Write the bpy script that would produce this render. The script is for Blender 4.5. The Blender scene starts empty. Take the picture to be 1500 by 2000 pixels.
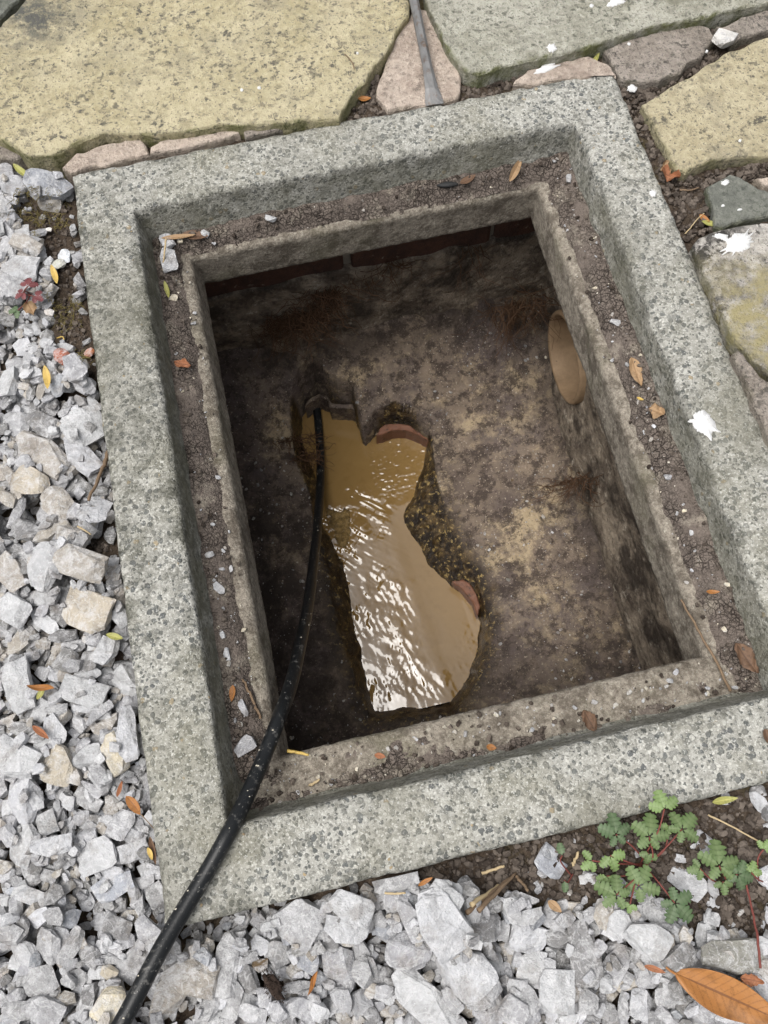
import bpy, bmesh, math, random
import numpy as np
from mathutils import Vector, Matrix, Euler

scene = bpy.context.scene
COL = scene.collection
rng = np.random.default_rng(7)
random.seed(7)

# ------------------------------------------------------------------ camera, sky, sun, exposure
cam_data = bpy.data.cameras.new('camera')
cam = bpy.data.objects.new('camera', cam_data)
COL.objects.link(cam)
cam_data.sensor_fit = 'VERTICAL'
cam_data.sensor_height = 36.0
cam_data.lens = 29.17
cam_data.clip_start = 0.02
cam_data.clip_end = 500.0
cam.matrix_world = Matrix.Translation((-0.1134, -0.3658, 0.7994)) @ Matrix(((0.975015, 0.215576, -0.053604), (-0.221082, 0.918164, -0.328781), (-0.02166, 0.332417, 0.942884))).to_4x4()
scene.camera = cam

SUN_AZ = math.atan2(-1.0, -0.22)         # from the left of the picture
SUN_EL = math.radians(71)
world = bpy.data.worlds.new('World')
scene.world = world
world.use_nodes = True
wn = world.node_tree
sky = wn.nodes.new('ShaderNodeTexSky')
sky.sky_type = 'NISHITA'
sky.sun_disc = False
sky.sun_elevation = SUN_EL
sky.sun_rotation = SUN_AZ
sky.dust_density = 6.0
sky.air_density = 1.0
hs = wn.nodes.new('ShaderNodeHueSaturation')   # a cloud layer: nearly colourless
hs.inputs['Saturation'].default_value = 0.22
wn.links.new(sky.outputs[0], hs.inputs['Color'])
wn.links.new(hs.outputs[0], wn.nodes['Background'].inputs[0])
wn.nodes['Background'].inputs[1].default_value = 0.11

sun_data = bpy.data.lights.new('sun', 'SUN')
sun_data.energy = 1.5
sun_data.angle = math.radians(45)
sun_data.color = (1.0, 0.965, 0.92)
sun = bpy.data.objects.new('sun', sun_data)
COL.objects.link(sun)
sd = Vector((math.sin(SUN_AZ) * math.cos(SUN_EL), math.cos(SUN_AZ) * math.cos(SUN_EL), math.sin(SUN_EL)))
sun.rotation_euler = sd.to_track_quat('Z', 'Y').to_euler()
sun.location = sd * 8

vs = scene.view_settings
vs.view_transform = 'Standard'
vs.look = 'None'
vs.exposure = 0.64
vs.gamma = 1.0
vs.use_curve_mapping = False
scene.cycles.max_bounces = 5
scene.cycles.diffuse_bounces = 3
scene.cycles.glossy_bounces = 3
scene.cycles.caustics_reflective = False
scene.cycles.caustics_refractive = False

# ------------------------------------------------------------------ helpers: noise, meshes, tags
def _hash(ix, iy, iz, s):
    n = (ix.astype(np.int64) * 374761393 + iy.astype(np.int64) * 668265263 + iz.astype(np.int64) * 1442695041 + s * 974634777) & 0xFFFFFFFF
    n = ((n ^ (n >> 13)) * 1274126177) & 0xFFFFFFFF
    n = ((n ^ (n >> 16)) * 2246822519) & 0xFFFFFFFF
    return ((n ^ (n >> 15)) & 0xFFFFFFFF) / 4294967295.0

def vnoise(x, y, z, s=0):
    x, y, z = np.broadcast_arrays(np.asarray(x, float), np.asarray(y, float), np.asarray(z, float))
    fx, fy, fz = np.floor(x), np.floor(y), np.floor(z)
    u, v, w = x - fx, y - fy, z - fz
    u, v, w = u*u*(3-2*u), v*v*(3-2*v), w*w*(3-2*w)
    out = 0
    for dx in (0, 1):
        for dy in (0, 1):
            for dz in (0, 1):
                out = out + _hash(fx+dx, fy+dy, fz+dz, s) * (u if dx else 1-u) * (v if dy else 1-v) * (w if dz else 1-w)
    return out * 2 - 1

def fbm(x, y, z, freq, octaves=4, s=0):
    a, tot, nrm = 1.0, 0, 0
    for k in range(octaves):
        f = freq * 2.03**k
        tot = tot + a * vnoise(np.asarray(x)*f + 3.1*k, np.asarray(y)*f + 7.7*k, np.asarray(z)*f, s + k)
        nrm += a
        a *= 0.5
    return tot / nrm

def sstep(a, b, x):
    t = np.clip((np.asarray(x, float) - a) / (b - a), 0, 1)
    return t*t*(3-2*t)

def in_poly(x, y, poly):
    x, y = np.asarray(x, float), np.asarray(y, float)
    r = np.zeros(np.broadcast(x, y).shape, bool)
    n = len(poly)
    for i in range(n):
        x0, y0 = poly[i]; x1, y1 = poly[(i+1) % n]
        c = (y0 > y) != (y1 > y)
        with np.errstate(divide='ignore', invalid='ignore'):
            r ^= c & (x < (x1-x0) * (y-y0) / ((y1-y0) if y1 != y0 else 1e-12) + x0)
    return r

def dist_poly(x, y, poly, closed=True):
    x, y = np.asarray(x, float), np.asarray(y, float)
    d = np.full(np.broadcast(x, y).shape, 1e9)
    n = len(poly)
    for i in range(n if closed else n-1):
        x0, y0 = poly[i]; x1, y1 = poly[(i+1) % n]
        ex, ey = x1-x0, y1-y0
        t = np.clip(((x-x0)*ex + (y-y0)*ey) / (ex*ex+ey*ey+1e-12), 0, 1)
        d = np.minimum(d, np.hypot(x-x0-t*ex, y-y0-t*ey))
    return d

def link(o, parent=None):
    COL.objects.link(o)
    if parent is not None:
        o.parent = parent
    return o

def mesh_obj(name, verts, faces, mat, parent=None, smooth=False):
    me = bpy.data.meshes.new(name)
    me.from_pydata([tuple(v) for v in np.asarray(verts).tolist()] if not isinstance(verts, list) else verts, [], faces if isinstance(faces, list) else np.asarray(faces).tolist())
    me.materials.append(mat)
    if smooth:
        me.polygons.foreach_set('use_smooth', [True] * len(me.polygons))
    me.update()
    return link(bpy.data.objects.new(name, me), parent)

def bm_obj(name, bm, mat, parent=None, smooth=False):
    bmesh.ops.recalc_face_normals(bm, faces=bm.faces)
    me = bpy.data.meshes.new(name)
    bm.to_mesh(me); bm.free()
    me.materials.append(mat)
    if smooth:
        me.polygons.foreach_set('use_smooth', [True] * len(me.polygons))
    return link(bpy.data.objects.new(name, me), parent)

def tag(o, label=None, cat=None, group=None, kind=None):
    if label: o['label'] = label
    if cat: o['category'] = cat
    if group: o['group'] = group
    if kind: o['kind'] = kind
    return o

def empty(name, loc=(0, 0, 0)):
    o = bpy.data.objects.new(name, None)
    o.empty_display_size = 0.05
    o.location = loc
    return link(o)

def float_attr(o, name, vals):
    a = o.data.attributes.new(name, 'FLOAT', 'POINT')
    a.data.foreach_set('value', np.asarray(vals, np.float32).ravel())

def grid_mesh(name, X, Y, Z, mat, parent=None, keep=None, smooth=True):
    """X, Y, Z 2-D arrays; keep = boolean per cell"""
    h, w = X.shape
    idx = np.arange(h*w).reshape(h, w)
    q = np.stack([idx[:-1, :-1], idx[:-1, 1:], idx[1:, 1:], idx[1:, :-1]], -1).reshape(-1, 4)
    if keep is not None:
        q = q[keep.ravel()]
    used = np.unique(q)
    remap = np.full(h*w, -1); remap[used] = np.arange(len(used))
    V = np.stack([X.ravel(), Y.ravel(), Z.ravel()], -1)[used]
    o = mesh_obj(name, V, remap[q], mat, parent, smooth)
    return o, used

def tube(path, radii, sides=10, cap=True):
    """verts, faces of a tube along path (list of 3-vectors)"""
    P = [Vector(p) for p in path]
    n = len(P)
    V, F = [], []
    t0 = (P[1]-P[0]).normalized()
    ref = Vector((0, 0, 1)) if abs(t0.z) < .9 else Vector((1, 0, 0))
    side = t0.cross(ref).normalized()
    for i in range(n):
        t = (P[min(i+1, n-1)] - P[max(i-1, 0)]).normalized()
        side = (side - t * side.dot(t)).normalized()
        up = side.cross(t)
        r = radii[i] if hasattr(radii, '__len__') else radii
        for k in range(sides):
            a = 2*math.pi*k/sides
            V.append(tuple(P[i] + (side*math.cos(a) + up*math.sin(a)) * r))
    for i in range(n-1):
        for k in range(sides):
            k2 = (k+1) % sides
            F.append((i*sides+k, i*sides+k2, (i+1)*sides+k2, (i+1)*sides+k))
    if cap:
        F.append(tuple(range(sides-1, -1, -1)))
        F.append(tuple((n-1)*sides + k for k in range(sides)))
    return V, F

def smooth_path(pts, n=8):
    P = [Vector(p) for p in pts]
    out = []
    for i in range(len(P)-1):
        p0, p1, p2, p3 = P[max(i-1, 0)], P[i], P[i+1], P[min(i+2, len(P)-1)]
        for k in range(n):
            t = k/n
            out.append(0.5*((2*p1) + (p2-p0)*t + (2*p0-5*p1+4*p2-p3)*t*t + (3*p1-p0-3*p2+p3)*t**3))
    out.append(P[-1])
    return out

# ------------------------------------------------------------------ materials
class Mat:
    def __init__(s, name, rough=0.85, spec=0.25, coord='Object'):
        s.m = bpy.data.materials.new(name)
        s.m.use_nodes = True
        s.nt = s.m.node_tree
        s.b = s.nt.nodes['Principled BSDF']
        s.b.inputs['Roughness'].default_value = rough
        s.b.inputs['Specular IOR Level'].default_value = spec
        s.tc = s.nt.nodes.new('ShaderNodeTexCoord')
        s.co = s.tc.outputs[coord]
    def put(s, sock, v):
        if isinstance(v, bpy.types.NodeSocket): s.nt.links.new(v, sock)
        elif isinstance(v, (tuple, list)) and len(v) == 3 and sock.type == 'RGBA': sock.default_value = (*v, 1)
        elif sock.type == 'RGBA' and isinstance(v, (int, float)): sock.default_value = (v, v, v, 1)
        else: sock.default_value = v
    def node(s, t, **ins):
        n = s.nt.nodes.new(t)
        for k, v in ins.items(): s.put(n.inputs[k], v)
        return n
    def noise(s, scale, detail=4, rough=.55, dist=0, co=None):
        n = s.node('ShaderNodeTexNoise', Vector=co or s.co, Scale=scale, Detail=detail, Roughness=rough, Distortion=dist)
        return n.outputs['Fac']
    def noisec(s, scale, detail=2, co=None):
        return s.node('ShaderNodeTexNoise', Vector=co or s.co, Scale=scale, Detail=detail).outputs['Color']
    def vor(s, scale, feature='F1', co=None, rnd=1.0):
        n = s.nt.nodes.new('ShaderNodeTexVoronoi')
        n.feature = feature
        s.put(n.inputs['Vector'], co or s.co)
        n.inputs['Scale'].default_value = scale
        n.inputs['Randomness'].default_value = rnd
        return n
    def warp(s, scale, amount):
        c = s.noisec(scale)
        v = s.nt.nodes.new('ShaderNodeVectorMath'); v.operation = 'SUBTRACT'
        s.put(v.inputs[0], c); v.inputs[1].default_value = (.5, .5, .5)
        m = s.nt.nodes.new('ShaderNodeVectorMath'); m.operation = 'SCALE'
        s.put(m.inputs[0], v.outputs[0]); m.inputs['Scale'].default_value = amount
        a = s.nt.nodes.new('ShaderNodeVectorMath'); a.operation = 'ADD'
        s.put(a.inputs[0], s.co); s.put(a.inputs[1], m.outputs[0])
        return a.outputs[0]
    def math(s, op, a, b=0.5, clamp=False):
        n = s.nt.nodes.new('ShaderNodeMath'); n.operation = op; n.use_clamp = clamp
        s.put(n.inputs[0], a); s.put(n.inputs[1], b)
        return n.outputs[0]
    def mix(s, a, b, f, blend='MIX'):
        n = s.nt.nodes.new('ShaderNodeMix'); n.data_type = 'RGBA'; n.blend_type = blend; n.clamp_factor = True
        s.put(n.inputs['Factor'], f); s.put(n.inputs[6], a); s.put(n.inputs[7], b)
        return n.outputs[2]
    def ramp(s, f, stops, interp='LINEAR'):
        n = s.nt.nodes.new('ShaderNodeValToRGB')
        cr = n.color_ramp; cr.interpolation = interp
        while len(cr.elements) < len(stops): cr.elements.new(.5)
        for e, (p, c) in zip(cr.elements, stops):
            e.position = p
            e.color = (c, c, c, 1) if not isinstance(c, tuple) else (*c, 1)
        s.put(n.inputs[0], f)
        return n.outputs[0]
    def step(s, f, a, b): return s.ramp(f, [(a, 0.0), (b, 1.0)])
    def attr(s, name, out='Fac'):
        n = s.nt.nodes.new('ShaderNodeAttribute'); n.attribute_name = name
        return n.outputs[out]
    def xyz(s, k):
        n = s.node('ShaderNodeSeparateXYZ', Vector=s.co); return n.outputs[k]
    def bump(s, h, strength=.5, dist=.002, normal=None):
        n = s.node('ShaderNodeBump', Height=h, Strength=strength, Distance=dist)
        if normal is not None: s.put(n.inputs['Normal'], normal)
        return n.outputs[0]
    def fin(s, col=None, rough=None, normal=None):
        if col is not None: s.put(s.b.inputs['Base Color'], col)
        if rough is not None: s.put(s.b.inputs['Roughness'], rough)
        if normal is not None: s.put(s.b.inputs['Normal'], normal)
        return s.m

def mat_aggregate():
    """weathered precast concrete, washed out to its gravel"""
    s = Mat('exposed_aggregate_concrete', .9, .2)
    w = s.warp(260, .0035)
    v1 = s.vor(150, co=w); v2 = s.vor(265, co=w)
    stone_cols = [(0.0, (.10, .105, .10)), (.16, (.155, .16, .15)), (.34, (.24, .24, .22)), (.46, (.115, .12, .118)), (.60, (.40, .395, .36)), (.70, (.19, .19, .172)), (.88, (.30, .25, .17)), (.96, (.36, .22, .10))]
    c1 = s.ramp(v1.outputs['Color'], stone_cols, 'CONSTANT')
    c2 = s.ramp(v2.outputs['Color'], [(0, (.17, .17, .155)), (.24, (.33, .325, .29)), (.42, (.09, .095, .09)), (.62, (.50, .49, .45)), (.76, (.20, .197, .175)), (.94, (.33, .25, .14))], 'CONSTANT')
    paste = s.mix((.205, .202, .178), (.43, .425, .39), s.step(s.noise(110, 6, .76), .36, .62))
    m2 = s.math('MULTIPLY', s.ramp(v2.outputs['Distance'], [(.36, 1.0), (.43, 0.0)]), .9)
    m1 = s.math('MULTIPLY', s.ramp(v1.outputs['Distance'], [(.38, 1.0), (.45, 0.0)]), s.step(s.noise(70, 2), .42, .47))
    col = s.mix(s.mix(paste, c2, m2), c1, m1)
    blot = s.noise(9, 6, .6)
    col = s.mix(col, (.205, .195, .14), s.math('MULTIPLY', s.step(blot, .47, .66), .5))            # brown-green weathering
    col = s.mix(col, (.10, .098, .075), s.math('MULTIPLY', s.step(s.noise(30, 7, .74), .53, .68), .5))
    col = s.mix(col, (.62, .62, .58), s.math('MULTIPLY', s.step(s.noise(420, 3, .6), .57, .66), .6))
    broad = s.step(s.noise(4.2, 6, .66, .5), .44, .60)
    col = s.mix(col, s.mix((.11, .108, .088), (.19, .182, .145), s.noise(160, 3)), s.math('MULTIPLY', broad, .38))
    col = s.mix(col, (.055, .055, .042), s.math('MULTIPLY', s.attr('grime'), s.step(s.noise(42, 6, .76), .46, .58)))
    alg = s.attr('algae')
    col = s.mix(col, s.mix((.085, .08, .055), (.17, .165, .12), s.noise(120, 4)), s.math('MULTIPLY', alg, s.step(s.noise(38, 5, .65), .22, .62)))
    h = s.math('ADD', s.math('MULTIPLY', m1, .6), s.math('MULTIPLY', m2, .35))
    h = s.math('ADD', h, s.noise(500, 2, .7))
    return s.fin(col, s.ramp(blot, [(.3, .95), (.7, .8)]), s.bump(h, .9, .0016))

def mat_ledge():
    """smoother cement of the rebate, dusty and stained"""
    s = Mat('stained_cement', .92, .15)
    col = s.mix((.15, .13, .105), (.32, .285, .235), s.step(s.noise(190, 6, .78), .38, .60))
    col = s.mix(col, (.40, .375, .315), s.step(s.noise(200, 4, .7), .56, .7))
    col = s.mix(col, (.085, .07, .055), s.math('MULTIPLY', s.step(s.noise(34, 7, .78), .48, .58), .75))
    col = s.mix(col, (.12, .115, .07), s.math('MULTIPLY', s.step(s.noise(11, 5, .6), .54, .68), .4))
    h = s.math('ADD', s.noise(330, 3, .78), s.math('MULTIPLY', s.noise(50, 2), .6))
    return s.fin(col, None, s.bump(h, .9, .003))

def mat_mud(name='dried_mud', crack=120):
    s = Mat(name, .95, .12)
    w = s.warp(70, .012)
    e = s.vor(crack, 'DISTANCE_TO_EDGE', w).outputs['Distance']
    e2 = s.vor(crack*2.1, 'DISTANCE_TO_EDGE', s.warp(150, .005)).outputs['Distance']
    zone = s.step(s.noise(26, 4, .6), .36, .6)
    ck = s.mix(1.0, s.ramp(s.math('MINIMUM', e, s.math('MULTIPLY', e2, 1.2)), [(.0, 0.0), (.06, 1.0)]), zone)
    col = s.mix((.088, .071, .061), (.205, .172, .148), s.noise(60, 7, .7))
    col = s.mix(col, (.30, .265, .215), s.math('MULTIPLY', s.step(s.noise(34, 7, .74), .52, .64), .75))
    col = s.mix(s.mix((.03, .022, .018), col, .35), col, ck)
    col = s.mix(col, (.5, .48, .45), s.math('MULTIPLY', s.step(s.noise(330, 2, .5), .72, .76), .7))
    h = s.math('ADD', s.math('MULTIPLY', ck, .8), s.math('ADD', s.noise(300, 2, .7), s.noise(60, 2)))
    return s.fin(col, None, s.bump(h, 1.0, .0035))

def mat_soil():
    s = Mat('dark_soil', .96, .1)
    col = s.mix((.032, .023, .017), (.115, .088, .066), s.noise(120, 8, .72))
    col = s.mix(col, (.17, .135, .10), s.math('MULTIPLY', s.step(s.noise(300, 4, .7), .58, .68), .7))
    col = s.mix(col, (.07, .068, .022), s.math('MULTIPLY', s.step(s.noise(17, 5, .6), .55, .68), .5))
    h = s.math('ADD', s.noise(160, 4, .8), s.math('MULTIPLY', s.vor(190).outputs['Distance'], -.8))
    return s.fin(col, None, s.bump(h, 1.0, .006))

def mat_crumb():
    s = Mat('soil_crumbs', .95, .1)
    col = s.mix((.035, .027, .022), (.15, .125, .105), s.attr('tone'))
    col = s.mix(col, (.19, .16, .13), s.math('MULTIPLY', s.step(s.noise(420, 4), .55, .7), .6))
    return s.fin(col, None, s.bump(s.noise(700, 4, .7), .7, .001))

def mat_stone(name, from_attr):
    s = Mat(name, .88, .3)
    if from_attr:
        base = s.attr('tone_color', 'Color'); co = s.co; k = 1.0
    else:
        oi = s.nt.nodes.new('ShaderNodeObjectInfo'); base = oi.outputs['Color']
        a = s.nt.nodes.new('ShaderNodeVectorMath'); a.operation = 'ADD'
        geo = s.nt.nodes.new('ShaderNodeNewGeometry')
        s.put(a.inputs[0], geo.outputs['Position']); a.inputs[1].default_value = (0, 0, 0)
        co = a.outputs[0]; k = 1.0
    n1 = s.noise(55*k, 6, .65, .6, co)
    n2 = s.noise(240*k, 5, .7, 0, co)
    col = s.mix(base, (.15, .145, .14), s.math('MULTIPLY', s.step(n1, .46, .72), .62))
    col = s.mix(col, (.60, .60, .61), s.math('MULTIPLY', s.step(s.noise(80, 6, .72, .5, co), .48, .64), .62))
    col = s.mix(col, (.24, .22, .19), s.math('MULTIPLY', s.step(n2, .58, .72), .45))
    col = s.mix(col, (.72, .72, .73), s.math('MULTIPLY', s.step(s.noise(520, 3, .6, 0, co), .60, .70), .5))
    vn = s.ramp(s.noise(42, 3, .6, .8, co), [(.478, 0.0), (.5, 1.0), (.522, 0.0)])
    col = s.mix(col, (.70, .70, .70), s.math('MULTIPLY', vn, .4))
    col = s.mix(col, (.16, .13, .10), s.math('MULTIPLY', s.step(s.noise(28, 6, .7, 0, co), .54, .66), .4))
    h = s.math('ADD', s.noise(130, 5, .72, 0, co), s.math('MULTIPLY', s.noise(48, 2, .5, 0, co), 1.2))
    return s.fin(col, None, s.bump(h, 1.0, .005))

def mat_slab(name, c0, c1, speck, speck_amt=.75, stain=(.10, .095, .085), stain_amt=.5, moss=.0, grain=.5, speck_scale=95, cover=0.0, patch=None):
    s = Mat(name, .9, .2)
    w = s.warp(40, .012)
    col = s.mix(c0, c1, s.step(s.noise(14, 7, .66, .4), .35, .65))
    col = s.mix(col, tuple(v*1.18 for v in c1), s.math('MULTIPLY', s.step(s.noise(150, 5, .74), .48, .62), .7))
    col = s.mix(col, tuple(v*.62 for v in c0), s.math('MULTIPLY', s.step(s.noise(70, 7, .75), .50, .64), .55))
    col = s.mix(col, stain, s.math('MULTIPLY', s.step(s.noise(11, 8, .70, .3), .52 - cover, .68 - cover*1.4), stain_amt))
    gate = s.step(s.noise(19, 5, .65), .34, .60)
    sp = s.math('MULTIPLY', s.step(s.noise(speck_scale, 6, .70, .2, w), .535 - cover*.6, .595 - cover*.6), gate)
    col = s.mix(col, speck, s.math('MULTIPLY', sp, speck_amt))
    dv = s.vor(88, co=s.warp(300, .006))
    dots = s.math('MULTIPLY', s.ramp(dv.outputs['Distance'], [(.13, 1.0), (.24, 0.0)]), s.step(s.node('ShaderNodeSeparateColor', Color=dv.outputs['Color']).outputs[0], .45, .55))
    col = s.mix(col, speck, s.math('MULTIPLY', dots, speck_amt*.85))
    sp2 = s.step(s.noise(300, 3, .6), .59, .64)
    col = s.mix(col, speck, s.math('MULTIPLY', sp2, speck_amt*.8))
    if patch:
        vm = s.nt.nodes.new('ShaderNodeVectorMath'); vm.operation = 'DISTANCE'
        s.put(vm.inputs[0], s.warp(25, .05)); vm.inputs[1].default_value = patch[0]
        col = s.mix(col, patch[2], s.math('MULTIPLY', s.ramp(vm.outputs['Value'], [(patch[1]*.35, 1.0), (patch[1], 0.0)]), s.step(s.noise(45, 6, .75), .36, .56)))
    if moss:
        col = s.mix(col, (.10, .11, .028), s.math('MULTIPLY', s.attr('edge'), s.math('MULTIPLY', s.step(s.noise(36, 5, .65), .4, .62), moss)))
    h = s.math('ADD', s.noise(300, 3, .75), s.math('MULTIPLY', s.noise(45, 3), 1.2))
    return s.fin(col, None, s.bump(h, min(1.0, grain*1.6), .005))

def mat_floor():
    """cement benching: tan, stained brown and black, damp towards the channel"""
    s = Mat('chamber_benching', .7, .4)
    w = s.warp(18, .03)
    col = s.mix((.105, .08, .066), (.25, .195, .145), s.step(s.noise(9, 7, .66, 0, w), .36, .62))
    col = s.mix(col, (.45, .355, .225), s.math('MULTIPLY', s.step(s.noise(13, 7, .76, 0, w), .51, .61), .85))
    col = s.mix(col, (.10, .08, .08), s.math('MULTIPLY', s.step(s.noise(6, 7, .72), .46, .60), .75))
    col = s.mix(col, (.045, .032, .026), s.math('MULTIPLY', s.step(s.noise(38, 7, .80), .48, .57), .85))
    col = s.mix(col, (.52, .44, .34), s.math('MULTIPLY', s.step(s.noise(230, 4, .7), .61, .66), .7))
    wet = s.attr('wet')
    slime = s.mix((.018, .012, .008), (.13, .085, .035), s.step(s.noise(55, 6, .72), .46, .64))
    slime = s.mix(slime, (.36, .26, .10), s.step(s.noise(120, 4, .7), .57, .63))
    wm = s.math('MULTIPLY', wet, s.step(s.math('ADD', s.noise(30, 6, .65), s.math('MULTIPLY', wet, .25)), .42, .6))
    col = s.mix(col, slime, wm)
    col = s.mix(col, (.03, .022, .017), s.math('MULTIPLY', s.attr('floor_dark'), s.step(s.noise(22, 7, .76), .36, .52)))
    sed = s.attr('sediment')
    col = s.mix(col, s.mix((.12, .075, .022), (.30, .20, .075), s.step(s.noise(110, 6, .75), .4, .6)), sed)
    h = s.math('ADD', s.noise(190, 4, .76), s.math('MULTIPLY', s.noise(40, 3, .6), 1.6))
    r = s.mix(.78, .28, wm)
    return s.fin(col, r, s.bump(h, .8, .005))

def mat_render_wall():
    s = Mat('rendered_wall', .85, .25)
    w = s.warp(25, .02)
    col = s.mix((.115, .09, .07), (.34, .285, .22), s.step(s.noise(15, 7, .74, 0, w), .38, .60))
    col = s.mix(col, (.50, .45, .37), s.math('MULTIPLY', s.step(s.noise(55, 7, .74), .56, .64), .8))
    col = s.mix(col, (.028, .021, .017), s.math('MULTIPLY', s.step(s.noise(9, 7, .72), .46, .58), .85))
    col = s.mix(col, (.05, .04, .035), s.math('MULTIPLY', s.step(s.noise(130, 5, .7), .54, .66), .6))
    h = s.math('ADD', s.noise(120, 4, .75), s.math('MULTIPLY', s.noise(36, 2), 1.5))
    return s.fin(col, None, s.bump(h, .9, .007))

def mat_brick():
    s = Mat('old_brick', .9, .2)
    col = s.mix((.068, .035, .026), (.13, .068, .048), s.noise(40, 6, .65))
    col = s.mix(col, (.05, .032, .026), s.math('MULTIPLY', s.step(s.noise(30, 6, .7), .40, .60), .85))
    col = s.mix(col, (.40, .34, .27), s.math('MULTIPLY', s.step(s.noise(90, 5, .7), .62, .72), .6))
    return s.fin(col, None, s.bump(s.noise(240, 6, .75), .8, .003))

def mat_clay(name, a, b):
    s = Mat(name, .55, .4)
    col = s.mix(a, b, s.noise(45, 6, .65))
    col = s.mix(col, (.045, .03, .02), s.math('MULTIPLY', s.step(s.noise(75, 6, .7), .55, .66), .8))
    return s.fin(col, None, s.bump(s.noise(300, 5, .7), .5, .002))

def mat_water():
    s = Mat('muddy_water', .08, .5)
    col = s.mix((.225, .138, .048), (.28, .178, .068), s.noise(22, 4, .55, 1.2))
    col = s.mix(col, (.19, .11, .033), s.math('MULTIPLY', s.step(s.noise(60, 4), .56, .7), .35))
    s.b.inputs['IOR'].default_value = 1.333
    s.b.inputs['Coat Weight'].default_value = 1.0
    s.b.inputs['Coat IOR'].default_value = 1.7
    s.b.inputs['Coat Roughness'].default_value = .05
    return s.fin(col)

def mat_hose():
    s = Mat('black_rubber', .42, .3)
    d = s.step(s.noise(130, 6, .72), .56, .68)
    d2 = s.step(s.noise(380, 3, .6), .67, .71)
    dm = s.math('MAXIMUM', s.math('MULTIPLY', d, .35), s.math('MULTIPLY', d2, .8))
    col = s.mix((.008, .009, .010), (.30, .29, .27), dm)
    return s.fin(col, s.mix(.38, .85, dm), s.bump(s.noise(600, 4), .25, .0006))

def mat_steel():
    s = Mat('worn_steel', .45, .5)
    s.b.inputs['Metallic'].default_value = .55
    col = s.mix((.10, .098, .095), (.27, .27, .27), s.noise(90, 6, .7))
    col = s.mix(col, (.13, .085, .055), s.math('MULTIPLY', s.step(s.noise(110, 6, .7), .52, .66), .8))
    return s.fin(col, s.ramp(s.noise(90, 5), [(.35, .35), (.7, .75)]), s.bump(s.noise(300, 5), .4, .001))

def mat_leaf(name, a, b, vein=None, rough=.5, trans=.15):
    s = Mat(name, rough, .35)
    col = s.mix(a, b, s.noise(60, 5, .6))
    col = s.mix(col, tuple(v*.45 for v in a), s.math('MULTIPLY', s.step(s.noise(220, 4, .65), .56, .70), .5))
    col = s.mix(col, tuple(v*.5 for v in a), s.math('MULTIPLY', s.step(s.noise(26, 6, .68), .5, .66), .7))
    if vein:
        col = s.mix(col, vein, s.attr('vein'))
    s.b.inputs['Subsurface Weight'].default_value = 0
    return s.fin(col, None, s.bump(s.noise(300, 4), .4, .001))

def mat_plain(name, a, b, rough=.8, scale=120, bump=.5):
    s = Mat(name, rough, .25)
    return s.fin(s.mix(a, b, s.noise(scale, 5, .65)), None, s.bump(s.noise(scale*3, 5, .7), bump, .0015))

MAGG = mat_aggregate(); MLEDGE = mat_ledge(); MMUD = mat_mud(); MSOIL = mat_soil(); MCRUMB = mat_crumb()
MSTONE = mat_stone('limestone', False); MCHIP = mat_stone('limestone_chips', True)
MBUFF = mat_slab('buff_sandstone', (.37, .325, .20), (.47, .42, .285), (.085, .08, .07), .95, (.25, .23, .17), .55, .75, patch=((*(-0.3559, 0.6765), .012), .075, (.10, .10, .09)))
MBUFF2 = mat_slab('worn_buff_sandstone', (.36, .315, .205), (.46, .41, .285), (.07, .066, .058), .9, (.15, .14, .12), .5, .5)
MGREEN = mat_slab('lichened_grey_slab', (.29, .282, .228), (.46, .45, .385), (.085, .088, .07), .85, (.16, .155, .10), .55, .8, .7, 130)
MPINK = mat_slab('pinkish_mortar', (.40, .325, .27), (.54, .46, .39), (.12, .10, .085), .6, (.20, .15, .12), .5, .2, .8, 110)
MBROWN = mat_slab('weathered_mortar', (.22, .19, .16), (.35, .31, .27), (.06, .056, .05), .85, (.11, .10, .085), .6, .2, .9, 120)
MSLATE = mat_slab('dark_grey_stone', (.12, .125, .11), (.19, .195, .17), (.06, .065, .055), .6, (.09, .095, .06), .5, .4, .5, 120)
MCRUST = mat_slab('black_lichen_mortar', (.34, .32, .29), (.56, .53, .49), (.03, .028, .027), .95, (.055, .052, .05), .9, .3, .9, 55, .075, ((*(0.3851, 0.0307), .014), .11, (.33, .29, .16)))
MFLOOR = mat_floor(); MWALL = mat_render_wall(); MBRICK = mat_brick()
MTERRA = mat_clay('terracotta', (.14, .06, .035), (.23, .105, .062)); MPIPE = mat_plain('glazed_clay_pipe', (.12, .078, .045), (.40, .28, .17), .6, 34, .6)
MWATER = mat_water(); MHOSE = mat_hose(); MSTEEL = mat_steel()
MPAINT = mat_plain('white_paint', (.52, .52, .51), (.80, .80, .80), .6, 140, .5)
MROOT = mat_plain('fine_roots', (.05, .028, .016), (.12, .065, .035), .8, 200, .2)

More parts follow.
